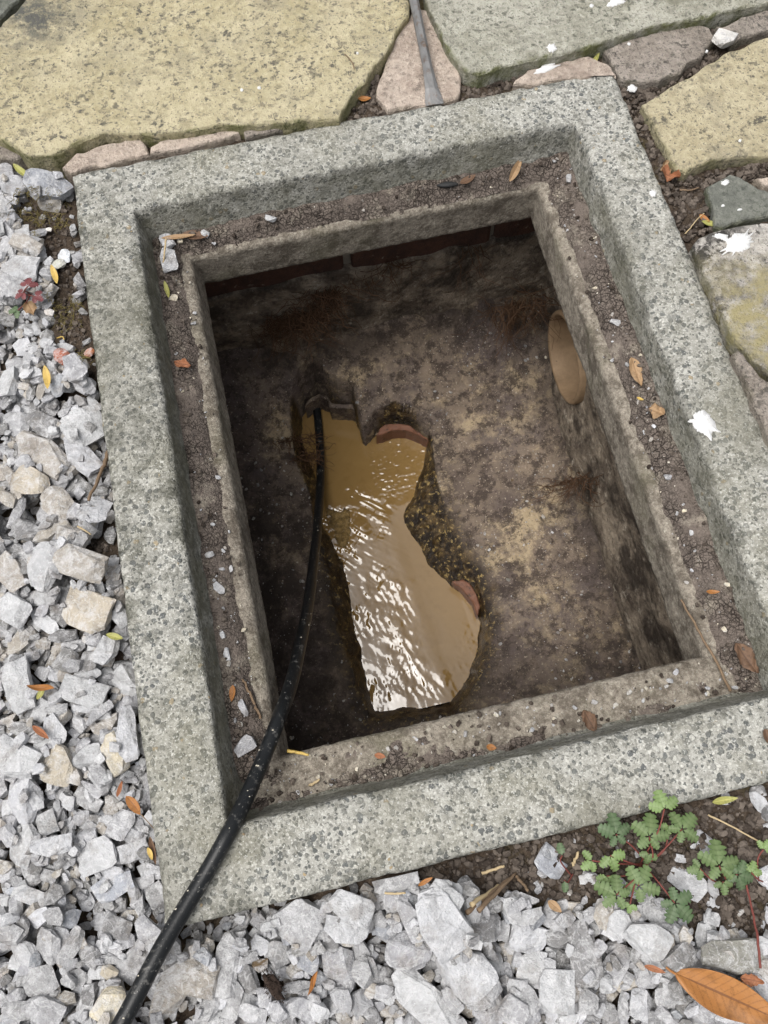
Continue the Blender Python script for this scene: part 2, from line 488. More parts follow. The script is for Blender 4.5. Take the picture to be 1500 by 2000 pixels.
# ------------------------------------------------------------------ where things stand (metres, origin at the frame's centre, z = 0 on its top)
FX, FY = 0.34, 0.4208                               # half size of the concrete frame
WATER_Z = -0.62
SOIL_LEFT = [(-0.4095, 0.4199), (-0.3684, 0.3886), (-0.3481, 0.3914), (-0.3519, 0.3029), (-0.3511, 0.2168), (-0.3455, 0.1477), (-0.3647, 0.1756), (-0.3794, 0.2167), (-0.3861, 0.2605), (-0.3775, 0.3017), (-0.3923, 0.341), (-0.4149, 0.39)]
SOIL_MID = [(-0.3751, -0.0368), (-0.3519, -0.0318), (-0.3493, -0.0742), (-0.3677, -0.0682)]
SOIL_NEAR = [(-0.1976, -0.4273), (-0.1401, -0.4242), (-0.0244, -0.4225), (0.1021, -0.4241), (0.2198, -0.4279), (0.3192, -0.4309), (0.2531, -0.5817), (0.1627, -0.5431), (0.1329, -0.5281), (0.1043, -0.5155), (0.0689, -0.494), (0.031, -0.4787), (-0.0107, -0.4749), (-0.0344, -0.458), (-0.0683, -0.4606), (-0.0843, -0.4398), (-0.1317, -0.4292)]

# paving stones: outline, top height, material, name, label
SLABS = [
 ([(0.1499, 0.7173), (0.1107, 0.5578), (0.0657, 0.5009), (0.0021, 0.4323), (-0.011, 0.4151), (-0.0723, 0.4255), (-0.1302, 0.4367), (-0.1548, 0.4404), (-0.2266, 0.4429), (-0.2929, 0.4626), (-0.3377, 0.4497), (-0.3566, 0.4465), (-0.384, 0.4501), (-0.4156, 0.4819), (-0.4691, 0.5253), (-0.4642, 0.6216), (-0.4028, 0.6684), (-0.3702, 0.7061), (-0.2747, 0.8173)], .012, MBUFF, 'paving_slab', 'large buff slab with grey speckles, upper left corner'),
 ([(0.1227, 0.5792), (0.1413, 0.5717), (0.1455, 0.51), (0.1548, 0.4527), (0.1424, 0.4228), (0.1086, 0.4203), (0.0519, 0.4212), (0.0463, 0.451), (0.0679, 0.5058)], .002, MPINK, 'paving_slab', 'small pinkish triangular slab under the chisel'),
 ([(0.1368, 0.5771), (0.1434, 0.4914), (0.1556, 0.4471), (0.1705, 0.4374), (0.2212, 0.4442), (0.2803, 0.4447), (0.3306, 0.4475), (0.3949, 0.461), (0.4678, 0.4584), (0.5542, 0.4633), (0.6614, 0.4742), (0.7169, 0.6042), (0.1657, 0.7478)], .016, MGREEN, 'paving_slab', 'grey-green lichened slab along the top edge'),
 ([(0.3387, 0.4491), (0.3878, 0.4596), (0.4572, 0.4643), (0.476, 0.4506), (0.479, 0.4312), (0.4518, 0.4084), (0.3885, 0.3833), (0.344, 0.3961), (0.3415, 0.4189)], .004, MBROWN, 'mortar_piece', None),
 ([(0.4844, 0.4494), (0.5157, 0.4566), (0.5586, 0.4611), (0.6305, 0.4683), (0.6148, 0.4305), (0.5457, 0.4285), (0.4976, 0.423), (0.4987, 0.4386)], .004, MBROWN, 'mortar_piece', None),
 ([(0.3552, 0.3528), (0.3884, 0.366), (0.4784, 0.4045), (0.5416, 0.42), (0.6569, 0.4353), (0.5931, 0.2269), (0.472, 0.2428), (0.4361, 0.2486), (0.4057, 0.2523), (0.3708, 0.2431), (0.3615, 0.2524)], .006, MBUFF2, 'paving_slab', 'buff slab with black speckles right of the frame corner'),
 ([(0.3899, 0.2207), (0.4218, 0.2319), (0.4321, 0.224), (0.4472, 0.2043), (0.4732, 0.1858), (0.4661, 0.1681), (0.4431, 0.1649), (0.386, 0.1613), (0.3791, 0.1659)], .002, MSLATE, 'paving_slab', 'small dark grey stone with white paint drops'),
 ([(0.4477, 0.2181), (0.4661, 0.2213), (0.5022, 0.2162), (0.493, 0.1857), (0.4566, 0.2052)], .0, MPINK, 'mortar_piece', None),
 ([(0.3383, 0.1376), (0.3486, 0.1478), (0.379, 0.1497), (0.4316, 0.149), (0.542, 0.1488), (0.5046, -0.0433), (0.3629, -0.0333), (0.3519, -0.013), (0.3423, 0.0098), (0.3393, 0.0684)], .014, MCRUST, 'paving_slab', 'slab crusted with black lichen and splashed with white paint'),
 ([(0.3353, -0.0002), (0.3424, 0.002), (0.3489, -0.02), (0.3583, -0.0398), (0.5119, -0.0552), (0.4756, -0.2731), (0.3569, -0.256), (0.3358, -0.1013)], .012, MBROWN, 'paving_slab', None),
 ([(-0.3482, 0.4343), (-0.3297, 0.4512), (-0.2547, 0.4569), (-0.2458, 0.4425), (-0.247, 0.4283), (-0.3412, 0.423)], .0, MPINK, 'mortar_piece', None),
 ([(-0.2438, 0.4283), (-0.2412, 0.439), (-0.2229, 0.4482), (-0.1716, 0.4518), (-0.1464, 0.4496), (-0.1332, 0.4439), (-0.1308, 0.4318), (-0.1883, 0.425)], .0, MPINK, 'mortar_piece', None),
 ([(-0.1274, 0.4316), (-0.1215, 0.444), (-0.0842, 0.438), (-0.0731, 0.4287), (-0.0994, 0.4246), (-0.125, 0.4237)], .001, MBROWN, 'mortar_piece', None),
 ([(0.2125, 0.4254), (0.2371, 0.4423), (0.3166, 0.4457), (0.3359, 0.4287), (0.3388, 0.4048), (0.3362, 0.4131), (0.2747, 0.4175), (0.2389, 0.4188)], .002, MPINK, 'mortar_piece', None),
 ([(-0.4101, 0.6843), (-0.374, 0.7216), (-0.2813, 0.835), (-0.5294, 0.8993), (-0.5363, 0.6531), (-0.4688, 0.6361)], .008, MSLATE, 'paving_slab', 'dark corner of a slab at the upper left'),
 ([(-0.4271, 0.4955), (-0.3964, 0.4668), (-0.4115, 0.4665), (-0.4604, 0.4859), (-0.5479, 0.4834), (-0.5459, 0.5565), (-0.4798, 0.5384)], -.004, MBROWN, 'paving_slab', None),
]
# further paving outside the picture's frame, carrying the patio on
EXTRA = [((-1.30, .555, -.60, .84), MBUFF), ((-1.3, .93, -.45, 1.4), MGREEN), ((-.43, .93, .20, 1.4), MBUFF2), ((.22, .80, 1.2, 1.4), MBROWN),
         ((.76, .20, 1.3, .78), MBUFF), ((.72, -.42, 1.3, .18), MGREEN)]

def gravel_at(x, y):
    x, y = np.asarray(x, float), np.asarray(y, float)
    top = np.clip(.444 - .55*(x + .346), .40, .52)
    g = ((x < -FX + .004) & (y < top)) | ((y < -FY + .004) & (x < .95))
    return g & (x > -1.25) & (y > -1.25)

def soil_patch(x, y):
    return in_poly(x, y, SOIL_LEFT) | in_poly(x, y, SOIL_MID) | in_poly(x, y, SOIL_NEAR)

def ground_z(x, y):
    """height of the bare earth"""
    x, y = np.asarray(x, float), np.asarray(y, float)
    g = gravel_at(x, y)
    d = np.minimum(np.minimum(dist_poly(x, y, SOIL_LEFT), dist_poly(x, y, SOIL_MID)), dist_poly(x, y, SOIL_NEAR))
    inside = soil_patch(x, y)
    k = np.where(inside, 1.0, 1 - sstep(0, .05, d))
    z = np.where(g, -.052 + .034 * k, -.020)
    far = (np.abs(x) > 1.25) | (np.abs(y) > 1.25)
    z = np.where(far, -.03, z)
    return z + .006 * fbm(x, y, 0, 22, 4, 5) + .004 * fbm(x, y, 0, 90, 2, 9)

# ------------------------------------------------------------------ ground
near = np.arange(-.95, .951, .0085)
far = np.array([1.1, 1.3, 1.6, 2, 3, 5, 9, 16, 30, 60])
gx = np.concatenate([-far[::-1], near, far])
gy = np.concatenate([-far[::-1], near, far])
# lines that coincide with the frame's sides, so that the hole is clean
for arr_name, half in (('x', FX - .006), ('y', FY - .006)):
    arr = gx if arr_name == 'x' else gy
    for sgn in (-1, 1):
        arr[np.argmin(np.abs(arr - sgn*half))] = sgn*half
X, Y = np.meshgrid(gx, gy)
Z = ground_z(X, Y)
cx = (X[:-1, :-1] + X[1:, 1:]) / 2; cy = (Y[:-1, :-1] + Y[1:, 1:]) / 2
keep = ~((np.abs(cx) < FX - .006) & (np.abs(cy) < FY - .006))
ground, _ = grid_mesh('ground', X, Y, Z, MSOIL, keep=keep)
tag(ground, kind='structure')

# ------------------------------------------------------------------ the concrete frame
def lerp_rect(a, b, t): return tuple(a[i] + (b[i]-a[i])*t for i in range(5))
R_OUT = (-FX, FX, -FY, FY)
R_LIP = (-.272, .2706, -.3487, .351)
R_WALL = (-.2635, .2625, -.3400, .3405)
R_OPEN = (-.2233, .2233, -.2935, .3157)
R_OPENB = (-.2195, .2215, -.2935, .318)
def inset(r, d): return (r[0]+d, r[1]-d, r[2]+d, r[3]-d)
def ring_mesh(name, rows, parent, mat, nx=150, ny=180, lip=None, amp=1.0, alg=None):
    full = []
    for i in range(len(rows)-1):
        a, b = rows[i], rows[i+1]
        L = max(abs(a[k]-b[k]) for k in range(5))
        m = max(1, int(round(L/.0045)))
        full += [lerp_rect(a, b, k/m) for k in range(m)]
    full.append(rows[-1])
    t1 = np.linspace(0, 1, nx, endpoint=False); t2 = np.linspace(0, 1, ny, endpoint=False)
    V = []
    for (x0, x1, y0, y1, z) in full:
        px = np.concatenate([x0+(x1-x0)*t1, np.full(ny, x1), x1+(x0-x1)*t1, np.full(ny, x0)])
        py = np.concatenate([np.full(nx, y0), y0+(y1-y0)*t2, np.full(nx, y1), y1+(y0-y1)*t2])
        V.append(np.stack([px, py, np.full_like(px, z)], -1))
    V = np.array(V)                                        # rows, perimeter, 3
    x, y, z = V[..., 0], V[..., 1], V[..., 2]
    D = np.stack([fbm(x, y, z, 130, 3, 11+k) * .0012 + fbm(x, y, z, 26, 3, 21+k) * .0016 for k in range(3)], -1) * amp
    V2 = V + D
    if lip is not None:                                    # worn, chipped inner edge
        r, zz, wid, amt = lip
        dx = np.maximum(np.maximum(r[0]-x, x-r[1]), np.maximum(r[2]-y, y-r[3]))
        near_ = np.exp(-((dx/wid)**2) - (((z-zz)/wid)**2))
        ch = np.clip(fbm(x, y, z*0, 34, 4, 31) + .1, 0, 1) * near_
        V2[..., 2] -= ch * amt
    if lip is not None:
        dxo = np.maximum(np.maximum(-FX-x, x-FX), np.maximum(-FY-y, y-FY))
        near_o = np.exp(-((dxo/.007)**2) - ((z/.007)**2))
        V2[..., 2] -= np.clip(fbm(x, y, z*0, 40, 4, 37) + .05, 0, 1) * near_o * .008
        float_dx = np.maximum(np.maximum(R_LIP[0]-x, x-R_LIP[1]), np.maximum(R_LIP[2]-y, y-R_LIP[3]))
    n = V.shape[1]
    idx = np.arange(V.shape[0]*n).reshape(V.shape[0], n)
    nxt = np.roll(idx, -1, 1)
    F = np.stack([idx[:-1], nxt[:-1], nxt[1:], idx[1:]], -1).reshape(-1, 4)
    o = mesh_obj(name, V2.reshape(-1, 3), F, mat, parent, True)
    if alg is not None:
        float_attr(o, 'algae', alg(x, y, z).ravel())
        grime = np.exp(-(float_dx/.010)**2) * .45 + .5*np.exp(-((np.minimum(FX-np.abs(x), FY-np.abs(y)))/.008)**2) + .42*sstep(-.2, -.3, x)*sstep(-.38, -.1, y)
        float_attr(o, 'grime', np.clip(grime, 0, 1).ravel())
    return o

frame = empty('manhole_frame', (0, 0, 0))
tag(frame, 'rectangular concrete manhole frame with exposed aggregate rim around the open chamber', 'manhole frame')
rim_rows = [(*R_OUT, -.124), (*R_OUT, -.005), (*inset(R_OUT, .0014), -.0014), (*inset(R_OUT, .005), 0.0),
            (*inset(R_LIP, -.0035), 0.0), (*inset(R_LIP, -.001), -.001), (*R_LIP, -.0035), (*R_WALL, -.056), (*inset(R_WALL, .004), -.0605)]
rim_rows = rim_rows[::-1]
rim = ring_mesh('rim', rim_rows, frame, MAGG, lip=(R_LIP, 0, .006, .010), alg=lambda x, y, z: sstep(-.004, -.012, z) * (.45 + .35*sstep(-.25, -.262, x)*1.0 + .15*sstep(-.33, -.34, y)))
led_rows = [(*inset(R_WALL, -.012), -.0605), (*inset(R_WALL, .004), -.060), (*inset(R_OPEN, -.012), -.060), (*inset(R_OPEN, -.003), -.0625), (*R_OPEN, -.068), (*R_OPENB, -.121), (*inset(R_OPENB, -.003), -.124), (*inset(R_OUT, .001), -.1245)]
led_rows = led_rows[::-1]
ledge = ring_mesh('ledge', led_rows, frame, MLEDGE, amp=.9, lip=(R_OPEN, -.06, .005, .003))

# earth packed on the ledge
def mud_t(x, y):
    """thickness of the dried mud lying on the ledge"""
    dxo = np.minimum(np.minimum(x - R_OPEN[0], R_OPEN[1] - x), np.minimum(y - R_OPEN[2], R_OPEN[3] - y))   # <0 outside the opening
    d_in = -dxo                                                        # distance from the opening's edge
    dxw = np.minimum(np.minimum(x - R_WALL[0], R_WALL[1] - x), np.minimum(y - R_WALL[2], R_WALL[3] - y))   # distance to the wall
    side_near = sstep(-.30, -.318, y)                                  # near side: ledge almost clean
    side_right = sstep(.232, .25, x)
    side_far = sstep(.33, .345, y)
    t = .0045 + .010 * sstep(.030, .004, dxw) * (1 - .55*side_near) + .0035*side_right + .003*side_far - .0085*side_near - .0115 * sstep(.022, .003, d_in)
    t = t + .0055 * fbm(x, y, 0, 38, 4, 41) + .003 * fbm(x, y, 0, 120, 3, 43)
    return np.where(dxw < -.004, -.003, t)
mx = np.arange(-.272, .2721, .003); my = np.arange(-.35, .3521, .003)
X, Y = np.meshgrid(mx, my)
T = mud_t(X, Y)
cx = (X[:-1, :-1] + X[1:, 1:]) / 2; cy = (Y[:-1, :-1] + Y[1:, 1:]) / 2
ok = ~((cx > R_OPEN[0]-.0022) & (cx < R_OPEN[1]+.0022) & (cy > R_OPEN[2]-.0022) & (cy < R_OPEN[3]+.0022))
ok &= (cx > R_WALL[0]-.004) & (cx < R_WALL[1]+.004) & (cy > R_WALL[2]-.004) & (cy < R_WALL[3]+.004)
mx4 = np.maximum(np.maximum(T[:-1, :-1], T[1:, 1:]), np.maximum(T[:-1, 1:], T[1:, :-1]))
ok &= mx4 > -.0015
mud, _ = grid_mesh('dried_mud', X, Y, -.0600 + np.maximum(T, -.003), MMUD, keep=ok)
tag(mud, 'dark cracked mud lying on the ledge inside the concrete frame', 'mud', kind='stuff')
def ledge_z(x, y): return float(-.0600 + max(0.001, mud_t(np.array(x), np.array(y))))

# ------------------------------------------------------------------ chamber below
CX0, CX1, CY0, CY1 = -.295, .318, -.362, .402
PIPE_C, PIPE_R = (.250, -.410), .078
chamber = empty('inspection_chamber', (0, 0, -.7))
tag(chamber, 'brown brick and cement drain chamber seen through the opening', 'drain chamber')
def cpart(o):
    o.parent = chamber; o.location = (0, 0, .7); return o
WPOLY = [(-0.1256, 0.3718), (-0.1008, 0.3815), (-0.0864, 0.3736), (-0.0849, 0.3566), (-0.0481, 0.3423), (-0.046, 0.3241), (-0.0394, 0.264), (-0.0101, 0.2851), (0.0238, 0.2911), (0.0601, 0.2771), (0.0817, 0.2525), (0.0716, 0.227), (0.0452, 0.1827), (0.0157, 0.1401), (-0.0006, 0.1196), (0.0035, 0.0805), (0.0199, 0.0315), (0.0212, 0.0137), (0.0457, -0.015), (0.0689, -0.0508), (0.0862, -0.0866), (0.0889, -0.1039), (0.0727, -0.1439), (0.0424, -0.1905), (0.0107, -0.2165), (-0.0018, -0.2309), (-0.1253, -0.2095), (-0.1303, -0.1684), (-0.1251, -0.0617), (-0.1219, 0.022), (-0.1278, 0.0738), (-0.1436, 0.125), (-0.1393, 0.1745), (-0.1417, 0.2499), (-0.1539, 0.2719), (-0.1507, 0.3141), (-0.1414, 0.3468)]
BPOLY = [(-0.1382, 0.3515), (-0.0982, 0.368), (-0.0421, 0.3308), (-0.0395, 0.2497), (-0.0103, 0.2869), (0.0253, 0.2954), (0.0617, 0.2783), (0.0809, 0.2316), (0.0691, 0.1384), (0.0725, 0.0494), (0.0821, 0.0015), (0.099, -0.0305), (0.0964, -0.0867), (0.0932, -0.1183), (0.0756, -0.1574), (0.0478, -0.2027), (0.0108, -0.2389), (-0.0029, -0.2523), (-0.1345, -0.2272), (-0.1437, -0.1757), (-0.1563, -0.0712), (-0.1531, 0.031), (-0.1603, 0.0942), (-0.1569, 0.1766), (-0.1689, 0.2401), (-0.1622, 0.2955), (-0.1518, 0.3301)]
CH_CENTRE = (-.03, .05)
def bench_z(x, y):
    x, y = x + .005*fbm(x, y, 0, 40, 3, 151), y + .005*fbm(x, y, 0, 40, 3, 152)
    din = in_poly(x, y, WPOLY)
    dw = dist_poly(x, y, WPOLY)
    db_ = dist_poly(x, y, BPOLY)
    inb = in_poly(x, y, BPOLY)
    e = np.minimum(np.minimum(x - CX0, CX1 - x), np.minimum(y - CY0, CY1 - y))
    up = .022 * sstep(0, .16, db_) + .105 * sstep(.20, .40, y) + .03 * sstep(.05, .0, e)**2 + .02 * sstep(-.12, -.28, x)
    top = -.577 + up
    t = dw / (dw + db_ + 1e-6)
    slope = WATER_Z - .004 + (top - WATER_Z + .004) * t**.8
    z = np.where(inb, slope, top)
    z = np.where(din, WATER_Z - .004 - np.minimum(dw * 1.2, .035), z)
    z = z + np.where(din, 0, 1) * (.0055 * fbm(x, y, 0, 16, 4, 51) + .0035 * fbm(x, y, 0, 60, 4, 55))
    lump = np.where(inb & ~din, 1, 0) * np.minimum(1, dw/.012)
    z = z + lump * .011 * np.maximum(fbm(x, y, 0, 85, 3, 57), -.15)
    return z
bx = np.arange(CX0 - .006, CX1 + .0061, .0027); by = np.arange(CY0 - .006, CY1 + .0061, .0027)
X, Y = np.meshgrid(bx, by)
Z = bench_z(X, Y)
# a bank of silt beside the hose, standing just above the water
SED = [(-0.1348, 0.1665), (-0.1122, 0.1561), (-0.0925, 0.1414), (-0.0932, 0.1115), (-0.1062, 0.077), (-0.1254, 0.0746), (-0.1421, 0.1209)]
Xs, Ys = X + .010*fbm(X, Y, 0, 70, 3, 161), Y + .010*fbm(X, Y, 0, 70, 3, 162)
ds = np.where(in_poly(Xs, Ys, SED), dist_poly(Xs, Ys, SED), 0)
Z = np.where(ds > 0, np.maximum(Z, WATER_Z - .004 + np.minimum(ds*.8, .006) + .002*fbm(X, Y, 0, 110, 3, 58)), Z)
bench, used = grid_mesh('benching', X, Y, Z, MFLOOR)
cpart(bench)
dwat = dist_poly(X, Y, WPOLY)
inb = in_poly(X, Y, BPOLY)
dbb = dist_poly(X, Y, BPOLY)
wet = np.where(inb, 1.0, np.clip(1 - dbb/.030, 0, 1) * sstep(.16, .05, Y))
float_attr(bench, 'wet', wet.ravel()[used])
float_attr(bench, 'sediment', np.clip(ds/.006, 0, 1).ravel()[used])
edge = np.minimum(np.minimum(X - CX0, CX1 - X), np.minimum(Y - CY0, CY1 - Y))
floor_dark = np.clip(1 - edge/.06, 0, 1)*.8 + .75*sstep(-.10, -.19, X)*sstep(.30, .1, np.abs(Y-.0)) + .55*sstep(-.12, -.26, Y)  # darkens the floor along the walls, the left and the near side
float_attr(bench, 'floor_dark', np.clip(floor_dark, 0, 1).ravel()[used])

# walls of cement render, rough
def wall_panel(axis, pos, a0, a1, z0, z1, outward):
    na, nz = max(2, int((a1-a0)/.004)), max(2, int((z1-z0)/.004))
    A, Zz = np.meshgrid(np.linspace(a0, a1, na), np.linspace(z0, z1, nz))
    bulge = .006*fbm(A, Zz, pos, 14, 5, 61) + .003*fbm(A, Zz, pos, 60, 3, 63)
    edgef = np.minimum(np.minimum(A-a0, a1-A), np.minimum(Zz-z0, z1-Zz))
    P = np.full_like(A, pos) - outward * (bulge * np.minimum(1, edgef/.01) + .012 * sstep(z0 + .20, z0 + .08, Zz))
    hole = np.hypot((A[:-1, :-1]+A[1:, 1:])/2 - PIPE_C[0], (Zz[:-1, :-1]+Zz[1:, 1:])/2 - PIPE_C[1]) > PIPE_R - .0015
    if axis == 'y': o, _ = grid_mesh('rendered_wall', A, P, Zz, MWALL)
    else: o, _ = grid_mesh('rendered_wall', P, A, Zz, MWALL, keep=hole if pos > 0 else None)
    so = o.modifiers.new('thick', 'SOLIDIFY'); so.thickness = .05 ; so.offset = 0
    return cpart(o)
WT = -.268
wall_panel('y', CY1 + .02, CX0-.03, CX1+.03, -.60, WT, 1)
wall_panel('y', CY0 - .02, CX0-.03, CX1+.03, -.66, WT, -1)
wall_panel('x', CX1 + .02, CY0-.03, CY1+.03, -.62, WT, 1)
wall_panel('x', CX0 - .02, CY0-.03, CY1+.03, -.62, WT, -1)

# two courses of brick under the frame
def brick_mesh(L, W, H, seed):
    bm = bmesh.new()
    bmesh.ops.create_cube(bm, size=1)
    for v in bm.verts: v.co = Vector((v.co.x*L, v.co.y*W, v.co.z*H))
    bmesh.ops.bevel(bm, geom=bm.edges[:], offset=.004, segments=1, affect='EDGES')
    r = random.Random(seed)
    for v in bm.verts: v.co += Vector((r.uniform(-1, 1), r.uniform(-1, 1), r.uniform(-1, 1))) * .0014
    me = bpy.data.meshes.new('brick'); bm.to_mesh(me); bm.free()
    me.materials.append(MBRICK)
    return me
bmeshes = [brick_mesh(.215, .1025, .065, k) for k in range(4)]
hmeshes = [brick_mesh(.150, .1025, .065, 10+k) for k in range(2)]
MJOINT = mat_plain('old_mortar', (.16, .135, .11), (.30, .27, .22), .95, 90, .8)
def put_brick(me, x, y, z, rot, proud=0):
    o = link(bpy.data.objects.new('brick', me), chamber)
    o.location = (x, y, z + .7); o.rotation_euler = (random.uniform(-.01, .01), random.uniform(-.01, .01), rot + random.uniform(-.012, .012))
for c, zc in enumerate((-.2425, -.1675)):
    off = 0 if c else -.11
    for side in (1, -1):
        yy = CY1 + .052 if side > 0 else CY0 - .052
        k = 0; x = CX0 - .06 + off
        while x < CX1 + .06:
            put_brick(bmeshes[k % 4], x + .1075, yy + random.uniform(-.004, .004), zc, 0); x += .226; k += 1
        xx = CX1 + .052 if side > 0 else CX0 - .052
        k = 0; y = CY0 + .002 - off*.6
        while y + .2 < CY1:
            put_brick(bmeshes[(k+2) % 4], xx + random.uniform(-.004, .004), y + .1075, zc, math.pi/2); y += .226; k += 1
        if y + .15 < CY1 + .02: put_brick(hmeshes[c], xx, y + .074, zc, math.pi/2)
jm = bmesh.new()
def jbox(x0, x1, y0, y1, z0, z1):
    r = bmesh.ops.create_cube(jm, size=1)
    for v in r['verts']: v.co = Vector(((x0+x1)/2 + v.co.x*(x1-x0), (y0+y1)/2 + v.co.y*(y1-y0), (z0+z1)/2 + v.co.z*(z1-z0)))
jbox(CX0-.10, CX1+.10, CY1+.009, CY1+.10, -.2805, -.1275); jbox(CX0-.10, CX1+.10, CY0-.10, CY0-.009, -.2805, -.1275)
jbox(CX1+.009, CX1+.10, CY0-.0085, CY1+.0085, -.2805, -.1275); jbox(CX0-.10, CX0-.009, CY0-.0085, CY1+.0085, -.2805, -.1275)
cpart(bm_obj('mortar_joint', jm, MJOINT))

# clay inlet pipe in the right-hand wall
def pipe_mesh():
    bm = bmesh.new()
    prof = [(.22, .078), (.0, .078), (-.003, .0765), (-.004, .075), (-.003, .071), (.0, .0695), (.03, .068), (.22, .066)]   # along x, radius
    n = 48; rows = []
    for (ax, r) in prof:
        rows.append([bm.verts.new((ax, r*math.cos(2*math.pi*k/n), r*math.sin(2*math.pi*k/n))) for k in range(n)])
    for i in range(len(rows)-1):
        for k in range(n): bm.faces.new((rows[i][k], rows[i][(k+1) % n], rows[i+1][(k+1) % n], rows[i+1][k]))
    return bm
pipe = bm_obj('clay_pipe', pipe_mesh(), MPIPE, chamber, True)
pipe.location = (CX1 - .013, PIPE_C[0], PIPE_C[1] + .7)
# broken terracotta edges of the channel
def prism(poly, z0, z1, jitter=.0008, seed=0, bev=.002):
    bm = bmesh.new(); r = random.Random(seed)
    pts = []
    for i in range(len(poly)):
        a, b = Vector(poly[i]), Vector(poly[(i+1) % len(poly)])
        m = max(1, int((b-a).length/.006))
        for k in range(m):
            p = a.lerp(b, k/m); pts.append((p.x + r.uniform(-jitter, jitter), p.y + r.uniform(-jitter, jitter)))
    c = (sum(p[0] for p in pts)/len(pts), sum(p[1] for p in pts)/len(pts))
    lo = [bm.verts.new((p[0], p[1], z0)) for p in pts]
    hi = [bm.verts.new((p[0], p[1], z1 - bev)) for p in pts]
    f = bm.faces.new(hi); bmesh.ops.recalc_face_normals(bm, faces=[f])
    bm.faces.new(lo[::-1])
    for i in range(len(pts)):
        j = (i+1) % len(pts); bm.faces.new((lo[i], lo[j], hi[j], hi[i]))
    res = bmesh.ops.inset_region(bm, faces=[f], thickness=bev, depth=0)
    for v in f.verts: v.co.z = z1 + r.uniform(-.0006, .0006)
    bmesh.ops.triangulate(bm, faces=[f])
    return bm
cpart(bm_obj('channel_rim', prism([(-0.0154, 0.2635), (-0.0069, 0.2762), (0.0051, 0.2828), (0.0217, 0.2799), (0.0467, 0.2719), (0.063, 0.2522), (0.0751, 0.2316), (0.0575, 0.2493), (0.0386, 0.2622), (0.0151, 0.2678), (-0.005, 0.2631)], -.63, -.582, seed=1), MTERRA))
cpart(bm_obj('channel_rim', prism([(0.0522, -0.0297), (0.0661, -0.0486), (0.0773, -0.0739), (0.0806, -0.0981), (0.0889, -0.0839), (0.0881, -0.0601), (0.0809, -0.04), (0.0709, -0.0303)], -.63, -.597, seed=2), MTERRA))
cpart(bm_obj('channel_rim', prism([(-0.1316, 0.3456), (-0.1214, 0.3583), (-0.0998, 0.3651), (-0.0872, 0.3556), (-0.0825, 0.3404), (-0.0446, 0.3281), (-0.0437, 0.314), (-0.0498, 0.3219), (-0.0872, 0.3318), (-0.0888, 0.3473), (-0.1014, 0.3568), (-0.1208, 0.3517)], -.625, -.568, seed=3), MFLOOR))

# muddy water running through the channel
wx = np.arange(-.15, .105, .0013); wy = np.arange(-.225, .395, .0013)
X, Y = np.meshgrid(wx, wy)
P0 = np.array((-0.0766, 0.1906)); P1 = np.array((-0.0495, -0.1427))
calm_up = sstep((-0.1, 0.2169)[1], (-0.1061, 0.1872)[1], Y + .25*(X-(-0.1, 0.2169)[0]))         # still pool at the far end
branch = sstep(.0, .02, X - ((-0.0384, 0.2552)[0])) * sstep((0.0035, 0.1206)[1], (0.0126, 0.1593)[1]-.0, Y) 
branch = ((X > (-0.0374, 0.255)[0]) & (Y > (-0.017, 0.156)[1])).astype(float)
line = (X - P0[0]) * (P1[1]-P0[1]) - (Y - P0[1]) * (P1[0]-P0[0])
line = line / np.hypot(*(P1-P0))                       # >0 on the left-hand side of the stream or <0
stream = calm_up
lefty = sstep(.075, .0, X - (-.055 + (.14 - Y)*.09))   # the lively half of the stream
def streaks(ang, across, along, seed):
    c_, s_ = math.cos(ang), math.sin(ang)
    wob = .004*fbm(X, Y, 0, 30, 2, seed+3)
    U = (X*c_ + Y*s_) * along; W_ = (-X*s_ + Y*c_ + wob) * across
    n_ = fbm(U, W_, 0, 1.0, 2, seed)
    return 1 - 2*np.sqrt(n_*n_ + .006)                         # ridged
up_zone = sstep(-.02, .06, Y)
w1 = streaks(math.radians(-42), 120, 16, 171); w2 = streaks(math.radians(-128), 110, 20, 181); w3 = streaks(math.radians(-75), 90, 22, 191)
chop = fbm(X, Y*.75, 0, 38, 3, 74)
fine = fbm(X, Y, 0, 170, 3, 75)
patchy = .25 + .95*sstep(-.25, .3, fbm(X, Y, 0, 17, 3, 78))
Hs = patchy*stream * ((.00055*w1*(.25+.75*up_zone) + .0003*w2 + .0004*w3*(1-up_zone) + .0020*chop) * (.10 + .90*lefty) + .00022*fine*(.7+.30*lefty))
Hs += branch * .0007 * fbm(X, Y*1.6, 0, 140, 3, 76)
Hs += .0004*fbm(X, Y, 0, 14, 2, 77)
tilt_x = np.clip(X - (-.045 + (.14 - Y)*.09), 0, .09) * sstep(.16, .06, Y)
Hs -= .07 * tilt_x * sstep(0, .03, tilt_x)                  # slope added so the right half mirrors the chamber wall, not the sky
keepw = bench_z(X, Y) < WATER_Z + .006
kc = keepw[:-1, :-1] | keepw[1:, 1:] | keepw[1:, :-1] | keepw[:-1, 1:]
water, _ = grid_mesh('water', X, Y, WATER_Z + Hs, MWATER, keep=kc)
tag(water, 'brown muddy water rippling along the drain channel', kind='structure')

